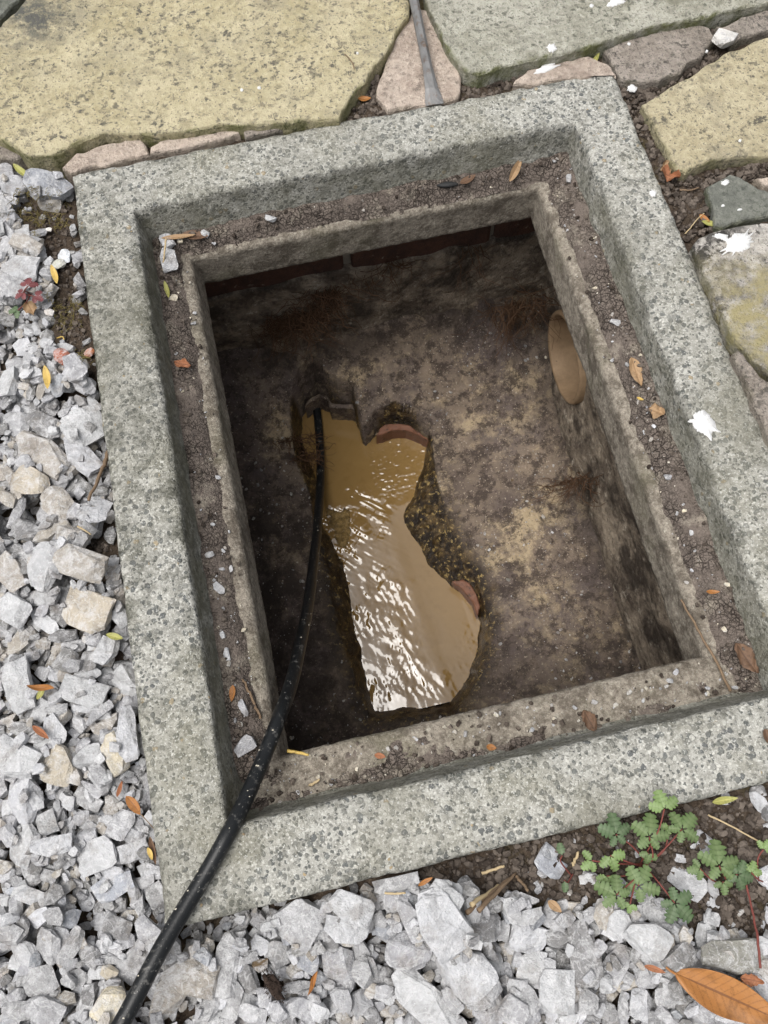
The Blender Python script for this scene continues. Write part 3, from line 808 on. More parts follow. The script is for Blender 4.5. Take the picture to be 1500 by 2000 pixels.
# fine roots hanging from the brickwork
def root_clump(name, label, spots, seed):
    r = random.Random(seed); V, F = [], []
    for (x, y, z, n, L, spread) in spots:
        for _ in range(n):
            p = Vector((x + r.gauss(0, spread), y + r.uniform(-.004, .004), z + r.gauss(0, spread*.4)))
            d = Vector((r.gauss(0, .5), -abs(r.gauss(.15, .25)), -1)).normalized()
            path = [p.copy()]
            for k in range(r.randint(5, 9)):
                d = (d + Vector((r.gauss(0, .5), r.gauss(0, .35), r.gauss(-.1, .35)))).normalized()
                p = p + d * L/7
                path.append(p.copy())
            rad = r.uniform(.0004, .0009)
            v, f = tube(path, [rad*(1-.6*i/len(path)) for i in range(len(path))], 3, False)
            b = len(V); V += v; F += [tuple(b+i for i in q) for q in f]
    o = mesh_obj(name, V, F, MROOT)
    return tag(o, label, 'roots', kind='stuff')
yb = CY1 - .012
root_clump('fine_roots', 'dark fine roots hanging from the brick course inside the chamber',
   [(-.115, yb, -.345, 220, .07, .026), (-.06, yb, -.30, 110, .06, .02), (.05, yb, -.26, 22, .07, .012), (.17, yb, -.26, 16, .09, .014), (.25, .34, -.36, 130, .09, .026), (.27, .05, -.44, 70, .07, .02), (.0, yb, -.28, 20, .05, .03)], 3)
root_clump('fine_roots', 'reddish root tangle on the chamber floor left of the hose',
   [(-.165, .27, -.535, 70, .05, .018), (-.15, .24, -.545, 50, .045, .014)], 5)

# ------------------------------------------------------------------ paving
def resample(poly, step, jit, seed):
    out = []
    for i in range(len(poly)):
        a, b = np.array(poly[i]), np.array(poly[(i+1) % len(poly)])
        L = np.hypot(*(b-a)); m = max(1, int(L/step))
        nrm = np.array([b[1]-a[1], a[0]-b[0]]) / max(L, 1e-6)
        for k in range(m):
            p = a + (b-a)*k/m
            p = p + nrm * float(fbm(p[0], p[1], seed, 60, 3, seed)) * jit
            out.append(p)
    return np.array(out)

def slab_obj(name, poly, ztop, thick, mat, parent, seed, edge_w=.005, jit=.004):
    area = sum(poly[i][0]*poly[(i+1) % len(poly)][1] - poly[(i+1) % len(poly)][0]*poly[i][1] for i in range(len(poly)))
    if area < 0: poly = poly[::-1]
    P = resample(poly, .007, jit, seed)
    n = len(P)
    T = np.roll(P, -1, 0) - np.roll(P, 1, 0)
    N = np.stack([-T[:, 1], T[:, 0]], -1); N /= np.linalg.norm(N, axis=1)[:, None] + 1e-9      # inward
    ew = edge_w * .55 * (.5 + 1.1*np.clip(fbm(P[:, 0], P[:, 1], seed, 45, 3, seed+5)+.5, 0, 1))
    bm = bmesh.new()
    rings = []
    for (ins, z, er) in ((0, ztop-thick, 0), (0, ztop-.45*thick, .0006), (.0004, ztop-.004, .0012), (.35, ztop-.0014, .0008), (1.0, ztop-.0003, .0003)):
        Q = P + N * (ew*ins)[:, None]
        zz = z + er * fbm(P[:, 0], P[:, 1], z, 130, 2, seed+9) * 2
        rings.append([bm.verts.new((Q[i, 0], Q[i, 1], float(zz[i]))) for i in range(n)])
    for a, b in zip(rings[:-1], rings[1:]):
        for i in range(n):
            j = (i+1) % n; bm.faces.new((a[i], a[j], b[j], b[i]))
    f = bm.faces.new(rings[-1])
    bmesh.ops.triangulate(bm, faces=[f])
    # mossy fringe attribute: 1 on the rim, 0 on the face
    ne = len(rings)*n
    o = bm_obj(name, bm, mat, parent)
    vals = np.ones(len(o.data.vertices), np.float32)
    co = np.empty(len(vals)*3, np.float32); o.data.vertices.foreach_get('co', co)
    vals[co.reshape(-1, 3)[:, 2] > ztop - .0014] = .0
    float_attr(o, 'edge', vals)
    return o

# the bed the paving lies on
px = np.arange(-1.3, 1.4, .012); py = np.arange(-.45, 1.5, .012)
X, Y = np.meshgrid(px, py)
cx = (X[:-1, :-1] + X[1:, 1:]) / 2; cy = (Y[:-1, :-1] + Y[1:, 1:]) / 2
pk = ((cy > FY - .004) | ((cx > FX - .004) & (cy > -FY))) & ~gravel_at(cx, cy)
paving, _ = grid_mesh('paving', X, Y, -.011 + .006*fbm(X, Y, 0, 30, 4, 81) + .003*fbm(X, Y, 0, 110, 3, 82), MSOIL, keep=pk)
tag(paving, kind='structure')
slab_tops = []
for k, (poly, zt, mat, nm, lab) in enumerate(SLABS):
    o = slab_obj(nm, poly, zt, .05 if zt > .001 else .035, mat, paving, 100+k, .006 if nm == 'paving_slab' else .0035, .004 if nm == 'paving_slab' else .006)
    if lab: o['label'] = lab
    slab_tops.append((poly, zt, o))
for k, ((x0, y0, x1, y1), mat) in enumerate(EXTRA):
    slab_obj('paving_slab', [(x0, y0), (x1, y0), (x1, y1), (x0, y1)], .008, .05, mat, paving, 200+k)

# ------------------------------------------------------------------ white paint splashes
def splash(name, parent, x, y, z, rx, ry, ang, spikes, seed, tilt=None):
    r = random.Random(seed)
    n = 150; bm = bmesh.new()
    hot = [(r.uniform(0, 2*math.pi), r.uniform(.04, .10), r.uniform(.10, .42)) for _ in range(spikes)]
    pts = []
    for k in range(n):
        a = 2*math.pi*k/n
        ca0, sa0 = math.cos(a), math.sin(a)
        q = .80 + .34*float(fbm(ca0, sa0, seed*1.7, 1.3, 2, seed)) + .16*float(fbm(ca0, sa0, seed*.7, 5, 2, seed+3))
        for (ha, hw, hh) in hot:
            d = abs((a-ha+math.pi) % (2*math.pi) - math.pi)
            if d < hw: q += hh * (1 - (d/hw)**2)**1.2
        px_, py_ = rx*q*ca0, ry*q*sa0
        pts.append((x + px_*math.cos(ang) - py_*math.sin(ang), y + px_*math.sin(ang) + py_*math.cos(ang)))
    lo = [bm.verts.new((p[0], p[1], z - .002)) for p in pts]
    hi = [bm.verts.new((p[0], p[1], z + .0006)) for p in pts]
    c = bm.verts.new((x, y, z + .0012))
    for i in range(n):
        j = (i+1) % n
        bm.faces.new((lo[i], lo[j], hi[j], hi[i])); bm.faces.new((hi[i], hi[j], c))
    return bm_obj(name, bm, MPAINT, parent, True)
def slab_under(x, y):
    for (poly, zt, o) in slab_tops:
        if in_poly(np.array([x]), np.array([y]), poly)[0]: return zt, o
    return 0.0, rim
for k, ((x, y), rx, ry, ang, sp) in enumerate([
    ((0.2688, 0.4545), .0065, .0075, 0, 4), ((0.2586, 0.4387), .019, .0062, .25, 2), ((0.3691, 0.5087), .015, .008, .2, 4), ((0.3532, 0.3847), .006, .007, .5, 3),
    ((0.4122, 0.2197), .0055, .0045, 0, 1), ((0.3977, 0.1894), .0024, .002, 0, 0), ((0.4145, 0.1793), .0035, .0015, 0, 0), ((0.3911, 0.1289), .021, .014, .3, 9), ((0.373, 0.1419), .010, .004, -.4, 3),
    ((0.2799, -0.0666), .015, .018, .2, 7), ((0.3262, 0.2267), .0045, .0048, 0, 2), ((-0.1175, 0.4864), .0022, .0022, 0, 0), ((-0.096, 0.4844), .0026, .0026, 0, 0), ((0.0335, 0.5099), .002, .002, 0, 0),
    ((0.3698, 0.45), .0025, .003, 0, 0), ((0.4477, 0.2708), .0022, .0022, 0, 0), ((0.337, 0.5097), .003, .003, 0, 0), ((0.4596, 0.4151), .002, .002, 0, 0)]):
    zt, par = slab_under(x, y)
    splash('paint_splash', par, x, y, zt + .0004, rx, ry, ang, sp, 40+k)

# ------------------------------------------------------------------ crushed limestone
def rock_planes(seed, n=15):
    r = np.random.default_rng(seed)
    N = r.normal(size=(n, 3)); N /= np.linalg.norm(N, axis=1)[:, None]
    N = np.concatenate([N, [[0, 0, 1], [0, 0, -1]] + r.normal(size=(2, 3))*.22])
    N /= np.linalg.norm(N, axis=1)[:, None]
    d = np.concatenate([r.uniform(.36, .58, n), r.uniform(.30, .42, 2)])
    # outer box
    N = np.concatenate([N, np.eye(3), -np.eye(3)]); d = np.concatenate([d, np.full(6, .5)])
    pts = []
    m = len(N)
    import itertools
    for i, j, k in itertools.combinations(range(m), 3):
        A = N[[i, j, k]]
        det = np.linalg.det(A)
        if abs(det) < 1e-4: continue
        p = np.linalg.solve(A, d[[i, j, k]])
        if (N @ p <= d + 1e-7).all(): pts.append(p)
    pts = np.array(pts)
    lo, hi = pts.min(0), pts.max(0)
    c, sz = (lo+hi)/2, hi-lo
    d = d - N @ c
    N = N * sz                         # rescale to a unit bounding box
    l = np.linalg.norm(N, axis=1); N /= l[:, None]; d /= l
    return N, d, (pts-c)/sz
def rock_mesh(pts, bevel, name, mat, seed=0):
    bm = bmesh.new()
    for p in pts: bm.verts.new(p)
    bmesh.ops.remove_doubles(bm, verts=bm.verts, dist=1e-4)
    bmesh.ops.convex_hull(bm, input=bm.verts)
    bmesh.ops.delete(bm, geom=[v for v in bm.verts if not v.link_faces], context='VERTS')
    bmesh.ops.dissolve_limit(bm, angle_limit=.02, verts=bm.verts, edges=bm.edges)
    if bevel:
        bmesh.ops.bevel(bm, geom=bm.edges[:], offset=.028, offset_type='OFFSET', segments=1, affect='EDGES', clamp_overlap=True)
        r = random.Random(seed)
        bmesh.ops.triangulate(bm, faces=bm.faces)
        bmesh.ops.subdivide_edges(bm, edges=[e for e in bm.edges if e.calc_length() > .2], cuts=1, use_grid_fill=True)
        for v in bm.verts:
            v.co += Vector((r.uniform(-1, 1), r.uniform(-1, 1), r.uniform(-1, 1))) * .006 + v.co.normalized() * .05 * float(fbm(v.co.x, v.co.y, v.co.z, 4, 2, seed))
    bmesh.ops.triangulate(bm, faces=bm.faces)
    bmesh.ops.recalc_face_normals(bm, faces=bm.faces)
    me = bpy.data.meshes.new(name); bm.to_mesh(me); bm.free()
    me.materials.append(mat)
    return me
ROCKS = []
for k in range(20):
    N, d, pts = rock_planes(500+k, 11 + k % 5)
    big = rock_mesh(pts, True, 'stone', MSTONE, k)
    small = rock_mesh(pts, False, 'chip', MCHIP)
    V = np.array([v.co[:] for v in small.vertices]); F = np.array([p.vertices[:] for p in small.polygons])
    bpy.data.meshes.remove(small)
    ROCKS.append((N, d, big, V, F))

HRES = .0022
HX0, HY0, HX1, HY1 = -1.0, -1.05, .80, .50
HW, HH = int((HX1-HX0)/HRES), int((HY1-HY0)/HRES)
hgx = HX0 + (np.arange(HW)+.5)*HRES; hgy = HY0 + (np.arange(HH)+.5)*HRES
HM = ground_z(*np.meshgrid(hgx, hgy))
TONES = {'w': (.47, .475, .49), 'g': (.35, .35, .36), 'd': (.215, .212, .21), 't': (.37, .34, .30), 'y': (.45, .40, .32), 'b': (.33, .345, .375), 'q': (.58, .52, .40), 'm': (.27, .265, .23), 'n': (.13, .09, .05)}
def tone(t, r, jit=.12):
    c = TONES[t]; k = 1 + r.uniform(-jit, jit)
    return (c[0]*k, c[1]*k, c[2]*k*(1+r.uniform(-.02, .02)))
def drop(x, y, S, ang, k, r, tilt=.16, pct=88, sink=.0):
    """let a rock settle on the height field; returns its matrix"""
    N, d, big, V, F = ROCKS[k]
    rad = .5*math.hypot(S[0], S[1])*1.05
    i0, i1 = max(0, int((x-rad-HX0)/HRES)), min(HW, int((x+rad-HX0)/HRES)+1)
    j0, j1 = max(0, int((y-rad-HY0)/HRES)), min(HH, int((y+rad-HY0)/HRES)+1)
    if i1-i0 < 2 or j1-j0 < 2: return None
    gx_, gy_ = np.meshgrid(hgx[i0:i1]-x, hgy[j0:j1]-y)
    H = HM[j0:j1, i0:i1]
    # follow the slope below
    Hc = H - H.mean()
    sx = (Hc*gx_).sum() / ((gx_*gx_).sum() + 1e-12); sy = (Hc*gy_).sum() / ((gy_*gy_).sum() + 1e-12)
    sx, sy = np.clip(sx, -.35, .35)*.6 + r.normal(0, tilt), np.clip(sy, -.35, .35)*.6 + r.normal(0, tilt)
    nrm = Vector((-sx, -sy, 1)).normalized()
    q = Vector((0, 0, 1)).rotation_difference(nrm).to_matrix() @ Matrix.Rotation(ang, 3, 'Z')
    Rm = np.array(q)
    Nw = (N / np.array(S)) @ Rm.T
    with np.errstate(divide='ignore'):
        dn, up_ = Nw[:, 2] < -1e-6, Nw[:, 2] > 1e-6
        s = (d[:, None, None] - Nw[:, 0, None, None]*gx_ - Nw[:, 1, None, None]*gy_) / np.where(np.abs(Nw[:, 2]) < 1e-6, 1e-6, Nw[:, 2])[:, None, None]
        lo = s[dn].max(0); hi = s[up_].min(0)
    m = lo < hi
    if m.sum() < 3: return None
    z0 = np.percentile((H - lo)[m], pct) - sink
    HM[j0:j1, i0:i1] = np.where(m, np.maximum(H, hi + z0), H)
    M = Matrix.Translation((x, y, z0)) @ q.to_4x4() @ Matrix.Diagonal((*S, 1))
    return M
def off_frame(x, y, rad):
    """keep a stone beside the concrete, not in it"""
    if x > -FX - rad and abs(y) < FY + rad*.4 and x < 0: x = -FX - rad
    if y > -FY - rad and x > -FX - rad*.3 and y < 0: y = -FY - rad
    return x, y

chips_V, chips_F, chips_C = [], [], []
nv = 0
def add_chip(M, k, c):
    global nv
    V, F = ROCKS[k][3], ROCKS[k][4]
    A = np.array(M)
    chips_V.append(V @ A[:3, :3].T + A[:3, 3]); chips_F.append(F + nv); nv += len(V)
    chips_C.append(np.repeat([[*c, 1.0]], len(V), 0))
slab_polys = [p for (p, _, _) in slab_tops]
def blocked(x, y, m=.004):
    if abs(x) < FX + m and abs(y) < FY + m: return True
    for p in slab_polys:
        if -1.0 < x < -.2 and y > .35:
            if in_poly(np.array([x]), np.array([y]), p)[0]: return True
    return False
def scatter(n, lo, hi, weights, soil_keep, pct, power=1.6, xr=(-.98, .78), yr=(-1.03, .46), low=False):
    made = tries = 0
    mult = 16 if low else 4
    XX = rng.uniform(*xr, n*mult); YY = rng.uniform(*yr, n*mult)
    g = gravel_at(XX, YY); sp = soil_patch(XX, YY)
    for x, y, gg, ss in zip(XX, YY, g, sp):
        if made >= n: break
        if not gg or (ss and rng.random() > soil_keep): continue
        if low and not ss and not LOWMAP[min(HH-1, int((y-HY0)/HRES)), min(HW-1, int((x-HX0)/HRES))]: continue
        L = lo + (hi-lo)*rng.random()**power
        if blocked(x, y, L*.42): continue
        S = (L, L*rng.uniform(.55, .85), L*rng.uniform(.35, .6))
        k = int(rng.integers(20))
        M = drop(x, y, S, rng.uniform(0, 6.28), k, rng, .22, pct)
        if M is None: continue
        t = rng.choice(['w', 'g', 'd', 't', 'b'], p=weights if y < -.22 or rng.random() < .4 else [.14, .34, .24, .26, .02])
        add_chip(M, k, tone(t, rng, .2)); made += 1
VIEW = dict(xr=(-.70, .52), yr=(-.84, .50))
scatter(1500, .016, .036, [.28, .40, .16, .12, .04], .0, 70)
scatter(6500, .010, .024, [.28, .40, .16, .12, .04], .04, 70, **VIEW)
STONES = [
(-0.4109,0.4714,0.0254,0.0194,-0.45,'w'), (-0.4211,0.453,0.0272,0.0186,-1.24,'g'), (-0.4117,0.4276,0.0345,0.0265,-0.96,'w'), (-0.3945,0.4625,0.019,0.0121,-0.81,'g'),
(-0.3824,0.4644,0.0149,0.0114,0.21,'w'), (-0.3875,0.4479,0.0237,0.0152,-0.89,'g'), (-0.3704,0.4485,0.0335,0.0132,-1.59,'w'), (-0.3575,0.459,0.0186,0.014,-0.45,'w'),
(-0.3695,0.4101,0.0499,0.0374,-0.81,'b'), (-0.4183,0.405,0.0227,0.0102,-0.54,'w'), (-0.4272,0.4017,0.0297,0.0169,-0.95,'g'), (-0.4314,0.36,0.0287,0.018,-1.5,'w'),
(-0.4187,0.3501,0.0318,0.01,-1.37,'w'), (-0.4055,0.3477,0.0285,0.0161,-1.51,'w'), (-0.3888,0.3511,0.0202,0.0106,0.19,'g'), (-0.3977,0.3249,0.0362,0.0215,-0.53,'t'),
(-0.4178,0.3217,0.0141,0.0076,-1.37,'g'), (-0.4313,0.3272,0.038,0.0181,0.73,'g'), (-0.4112,0.299,0.041,0.03,-0.4,'w'), (-0.4263,0.2803,0.0431,0.0292,-0.93,'g'),
(-0.4296,0.2203,0.0292,0.0229,-0.43,'w'), (-0.4091,0.214,0.0176,0.0155,-0.24,'t'), (-0.4096,0.1945,0.0259,0.0179,-1.36,'g'), (-0.4374,0.1917,0.0348,0.0263,-0.76,'g'),
(-0.394,0.2138,0.0164,0.0162,-0.24,'d'), (-0.3921,0.1957,0.0162,0.0138,-0.61,'w'), (-0.4429,0.1632,0.0396,0.0201,-1.49,'w'), (-0.389,0.1668,0.0172,0.0084,-1.07,'w'),
(-0.3833,0.1418,0.0267,0.0152,-1.99,'b'), (-0.3574,0.1493,0.0328,0.0225,-1.52,'g'), (-0.3713,0.1246,0.0231,0.0143,0.06,'g'), (-0.3537,0.1192,0.018,0.0111,-1.08,'w'),
(-0.4047,0.143,0.0199,0.0094,0.98,'t'), (-0.4417,0.1171,0.0294,0.0288,-0.23,'g'), (-0.41,0.107,0.0408,0.0247,-0.59,'d'), (-0.3658,0.0952,0.0433,0.0408,0.37,'w'),
(-0.3768,0.0629,0.0497,0.0268,-1.06,'w'), (-0.4151,0.0732,0.0683,0.0321,-0.78,'t'), (-0.4417,0.0721,0.0218,0.0167,-1.64,'g'), (-0.4423,0.0939,0.0139,0.0108,0.17,'t'),
(-0.4208,0.1403,0.0197,0.0118,0.17,'g'), (-0.4184,0.1281,0.0202,0.0108,-1.65,'d'), (-0.4268,0.0382,0.0418,0.0315,-0.74,'y'), (-0.4501,0.0546,0.0262,0.0099,-1.26,'t'),
(-0.4473,0.0104,0.0348,0.0112,0.93,'g'), (-0.4203,-0.0012,0.0331,0.0146,-1.42,'g'), (-0.3982,0.0042,0.0404,0.0283,-0.9,'t'), (-0.3995,0.0378,0.0179,0.0142,-0.75,'g'),
(-0.3801,0.0242,0.0336,0.0203,-0.9,'d'), (-0.3541,0.0319,0.0215,0.0098,1.13,'g'), (-0.357,-0.0049,0.0249,0.0173,-0.23,'w'), (-0.3602,-0.024,0.029,0.0204,-0.23,'w'),
(-0.4115,-0.024,0.0417,0.0159,0.39,'t'), (-0.3872,-0.0377,0.0291,0.0192,-0.58,'t'), (-0.372,-0.0504,0.0166,0.0096,0.93,'g'), (-0.4394,-0.0129,0.0366,0.0226,-0.89,'d'),
(-0.4438,-0.0421,0.0315,0.021,-1.18,'d'), (-0.4535,-0.0594,0.0393,0.0247,-0.95,'t'), (-0.417,-0.0623,0.0463,0.0314,-2.1,'w'), (-0.3965,-0.0565,0.0185,0.0115,-1.04,'g'),
(-0.3746,-0.075,0.0495,0.0292,-0.57,'t'), (-0.4105,-0.0887,0.0241,0.0183,-0.23,'g'), (-0.4349,-0.0885,0.029,0.0162,-0.4,'w'), (-0.4562,-0.0971,0.0346,0.0256,-0.72,'w'),
(-0.4138,-0.108,0.0268,0.0176,-0.88,'d'), (-0.3814,-0.1155,0.0464,0.0374,-0.57,'y'), (-0.3532,-0.1036,0.0243,0.0171,-1.36,'t'), (-0.3518,-0.1277,0.0198,0.0147,-1.04,'w'),
(-0.4298,-0.1139,0.0366,0.0141,-0.8,'w'), (-0.3548,-0.1408,0.0195,0.0103,-0.8,'w'), (-0.4585,-0.1274,0.0228,0.0206,-1.64,'t'), (-0.4355,-0.1338,0.0144,0.0129,-0.23,'t'),
(-0.4119,-0.1329,0.0262,0.0121,-0.09,'d'), (-0.3873,-0.1428,0.0221,0.0115,-1.5,'d'), (-0.4058,-0.1438,0.022,0.0121,-0.05,'g'), (-0.3707,-0.1592,0.0265,0.0232,-2.04,'w'),
(-0.4113,-0.1591,0.022,0.0204,0.92,'d'), (-0.3895,-0.1642,0.0197,0.0154,-1.5,'d'), (-0.3918,-0.177,0.0248,0.0107,-0.09,'w'), (-0.4128,-0.1752,0.0168,0.0134,-0.56,'t'),
(-0.4569,-0.1752,0.0539,0.0262,-1.39,'w'), (-0.436,-0.1648,0.0173,0.0122,-0.86,'g'), (-0.4264,-0.17,0.0192,0.0081,-1.17,'w'), (-0.3957,-0.1953,0.0433,0.0239,-0.47,'w'),
(-0.3591,-0.1906,0.0303,0.0229,-1.19,'w'), (-0.3697,-0.2043,0.0161,0.0124,1.09,'w'), (-0.3963,-0.2112,0.0221,0.0082,-0.31,'w'), (-0.4209,-0.2085,0.0195,0.0115,-0.05,'g'),
(-0.4354,-0.2042,0.0202,0.0173,0.92,'w'), (-0.448,-0.2013,0.0196,0.013,1.12,'g'), (-0.3832,-0.2182,0.0287,0.0088,0.51,'g'), (-0.4026,-0.2245,0.0156,0.0119,-0.86,'g'),
(-0.3796,-0.2308,0.0254,0.0146,0.22,'t'), (-0.3574,-0.2437,0.0505,0.0193,-1.51,'w'), (-0.4226,-0.2268,0.0278,0.0156,-1.08,'w'), (-0.4487,-0.2228,0.0344,0.0164,-0.39,'d'),
(-0.3701,-0.2601,0.0375,0.0205,-1.26,'q'), (-0.3981,-0.2575,0.0271,0.0196,0.12,'w'), (-0.4353,-0.2375,0.0203,0.0102,-0.09,'w'), (-0.4244,-0.2582,0.035,0.0303,-2.04,'y'),
(-0.4632,-0.2455,0.0432,0.0328,-0.69,'w'), (-0.4649,-0.2809,0.0401,0.0296,-1.83,'w'), (-0.3864,-0.2753,0.0209,0.0148,-1.01,'g'), (-0.3679,-0.2833,0.0193,0.0087,-0.22,'g'),
(-0.3512,-0.2739,0.018,0.0095,0.98,'g'), (-0.43,-0.2869,0.029,0.0135,-0.84,'g'), (-0.4077,-0.2948,0.0299,0.0157,-0.77,'g'), (-0.3982,-0.2867,0.0219,0.0093,-0.93,'g'),
(-0.384,-0.3066,0.0216,0.012,-1.68,'t'), (-0.3625,-0.2948,0.0123,0.0074,0.88,'w'), (-0.3502,-0.2892,0.0159,0.009,-1.52,'g'), (-0.4684,-0.321,0.0361,0.0276,-2.14,'w'),
(-0.4452,-0.3082,0.0217,0.0163,-1.3,'w'), (-0.4295,-0.3132,0.0154,0.0122,0.12,'w'), (-0.4135,-0.31,0.0155,0.0127,0.12,'g'), (-0.4353,-0.3307,0.0341,0.018,-0.06,'w'),
(-0.3997,-0.3463,0.0359,0.0283,0.11,'w'), (-0.4051,-0.3205,0.0137,0.0103,-0.84,'w'), (-0.3932,-0.3254,0.0137,0.0103,-0.69,'t'), (-0.3743,-0.3256,0.0259,0.0214,-2.07,'g'),
(-0.3668,-0.3502,0.0262,0.0163,0.11,'w'), (-0.3583,-0.3311,0.0208,0.0088,-1.51,'g'), (-0.3495,-0.3362,0.0205,0.008,-1.61,'w'), (-0.3893,-0.3749,0.0386,0.0212,0.38,'b'),
(-0.3931,-0.3632,0.0273,0.0109,0.2,'w'), (-0.4495,-0.3544,0.0206,0.0149,-2.05,'w'), (-0.4334,-0.3563,0.0173,0.0116,-0.68,'w'), (-0.4231,-0.3459,0.0165,0.0124,-0.06,'g'),
(-0.4623,-0.3688,0.0325,0.013,-0.52,'w'), (-0.4407,-0.3698,0.018,0.0174,-1.57,'d'), (-0.4413,-0.3876,0.0197,0.0143,-0.37,'g'), (-0.4208,-0.3837,0.0163,0.0128,-1.14,'w'),
(-0.4134,-0.3703,0.0129,0.0083,-1.58,'w'), (-0.4091,-0.4003,0.0171,0.0106,-0.06,'w'), (-0.3902,-0.4113,0.0259,0.017,-0.37,'d'), (-0.36,-0.4189,0.0237,0.018,-0.83,'g'),
(-0.3548,-0.3929,0.0197,0.0165,-1.16,'g'), (-0.3532,-0.3726,0.019,0.0113,-0.53,'w'), (-0.3652,-0.3794,0.021,0.0108,-0.06,'g'), (-0.3706,-0.3971,0.0205,0.0095,-1.5,'g'),
(-0.4815,-0.3933,0.0246,0.0182,-0.67,'g'), (-0.482,-0.3738,0.0199,0.0135,-1.46,'g'), (-0.4725,-0.412,0.0243,0.018,-0.52,'w'), (-0.4494,-0.4114,0.0279,0.0213,-1.85,'g'),
(-0.4299,-0.4169,0.0308,0.0158,0.87,'g'), (-0.416,-0.4271,0.0222,0.015,-0.67,'d'), (-0.3791,-0.4443,0.0296,0.0243,0.65,'g'), (-0.397,-0.4358,0.0201,0.0067,-0.37,'g'),
(-0.4118,-0.4427,0.0153,0.0104,-0.22,'w'), (-0.4003,-0.4452,0.0146,0.0109,-0.67,'y'), (-0.4327,-0.4457,0.0199,0.0137,-1.13,'w'), (-0.4727,-0.4263,0.0179,0.0115,0.1,'g'),
(-0.4606,-0.4383,0.0272,0.0244,0.28,'g'), (-0.3972,-0.4692,0.0292,0.0261,0.84,'q'), (-0.422,-0.4637,0.0254,0.0165,0.1,'g'), (-0.4585,-0.4611,0.0336,0.0204,-0.66,'g'),
(-0.4826,-0.4585,0.0276,0.0156,-0.22,'g'), (-0.4289,-0.4755,0.0257,0.0123,-0.22,'w'), (-0.3848,-0.4241,0.0174,0.0111,0.1,'g'), (-0.3529,-0.4308,0.0184,0.0096,0.94,'w'),
(-0.349,-0.4121,0.02,0.0104,-1.61,'w'), (-0.309,-0.4185,0.0212,0.0134,0.93,'w'), (-0.33,-0.4649,0.0469,0.0304,-0.45,'t'), (-0.2964,-0.4611,0.0491,0.0198,-1.83,'g'),
(-0.2663,-0.434,0.0181,0.0152,-0.69,'g'), (-0.2424,-0.4242,0.0147,0.007,-0.3,'w'), (-0.2258,-0.4397,0.0413,0.0341,-0.69,'g'), (-0.2083,-0.4495,0.0379,0.0112,0.89,'w'),
(-0.1778,-0.4386,0.038,0.0217,-0.54,'w'), (-0.1849,-0.4547,0.0371,0.0204,-0.35,'w'), (-0.2001,-0.4834,0.0335,0.0275,-1.58,'g'), (-0.2263,-0.4686,0.0292,0.0244,-0.69,'b'),
(-0.2508,-0.4631,0.023,0.021,-1.37,'g'), (-0.2665,-0.4539,0.017,0.013,-0.69,'w'), (-0.2802,-0.478,0.0236,0.0156,-1.35,'d'), (-0.2774,-0.4617,0.0169,0.0072,0.35,'g'),
(-0.2374,-0.4932,0.0257,0.0097,-0.3,'g'), (-0.2451,-0.4814,0.0152,0.009,-0.37,'g'), (-0.2175,-0.4956,0.0188,0.0139,-0.85,'b'), (-0.2027,-0.5088,0.0209,0.0164,-0.53,'g'),
(-0.1873,-0.519,0.0216,0.0195,-1.2,'g'), (-0.2366,-0.508,0.027,0.0156,-0.6,'g'), (-0.2965,-0.4923,0.0323,0.0142,-2.03,'g'), (-0.3176,-0.49,0.023,0.0205,-1.92,'g'),
(-0.2849,-0.4926,0.0164,0.0128,-0.83,'w'), (-0.2782,-0.5031,0.0239,0.0153,-0.37,'g'), (-0.3521,-0.4756,0.0395,0.0263,0.63,'t'), (-0.1806,-0.4946,0.0248,0.0175,-1.4,'g'),
(-0.18,-0.4789,0.0173,0.0156,-1.21,'g'), (-0.2662,-0.4935,0.0141,0.0114,-1.55,'g'), (-0.257,-0.5047,0.0171,0.0109,-1.18,'g'), (-0.1348,-0.4286,0.0403,0.0114,-0.03,'g'),
(-0.0952,-0.444,0.0281,0.0183,-0.8,'w'), (-0.1039,-0.4636,0.0511,0.0346,-1.15,'w'), (-0.1279,-0.4591,0.0365,0.0152,-1.33,'g'), (-0.1669,-0.4419,0.0241,0.019,-1.59,'g'),
(-0.1385,-0.4424,0.0198,0.0143,-0.54,'g'), (-0.1527,-0.4413,0.0153,0.0126,0.1,'g'), (-0.1552,-0.4647,0.0175,0.0167,-1.22,'b'), (-0.138,-0.4858,0.0361,0.0309,-0.54,'g'),
(-0.0925,-0.5094,0.044,0.0388,-1.05,'w'), (-0.1325,-0.5256,0.0653,0.0297,-0.86,'w'), (-0.0819,-0.4848,0.0142,0.0094,-0.38,'w'), (-0.0685,-0.4779,0.0288,0.022,-0.22,'d'),
(-0.0514,-0.4867,0.0153,0.0135,-1.45,'g'), (-0.0296,-0.479,0.0263,0.0114,-0.06,'w'), (-0.0373,-0.4681,0.018,0.0079,0.33,'g'), (-0.0327,-0.4979,0.0312,0.0233,-0.54,'w'),
(-0.0695,-0.5003,0.0247,0.0193,-0.71,'g'), (-0.065,-0.5175,0.0242,0.0195,-1.64,'g'), (-0.0491,-0.5102,0.0247,0.0155,-1.26,'t'), (-0.0351,-0.5222,0.0304,0.0227,-2.05,'w'),
(-0.0066,-0.5037,0.0211,0.0164,-0.38,'d'), (-0.0109,-0.5211,0.0205,0.0181,-0.54,'d'), (-0.0193,-0.5429,0.0326,0.0298,-1.86,'w'), (-0.0598,-0.5481,0.024,0.0203,-0.7,'g'),
(-0.0859,-0.5324,0.0236,0.017,0.09,'g'), (-0.1088,-0.5285,0.0217,0.0123,-1.04,'g'), (-0.0737,-0.5395,0.0199,0.0136,-1.64,'g'), (-0.1177,-0.5058,0.0191,0.0137,-0.53,'d'),
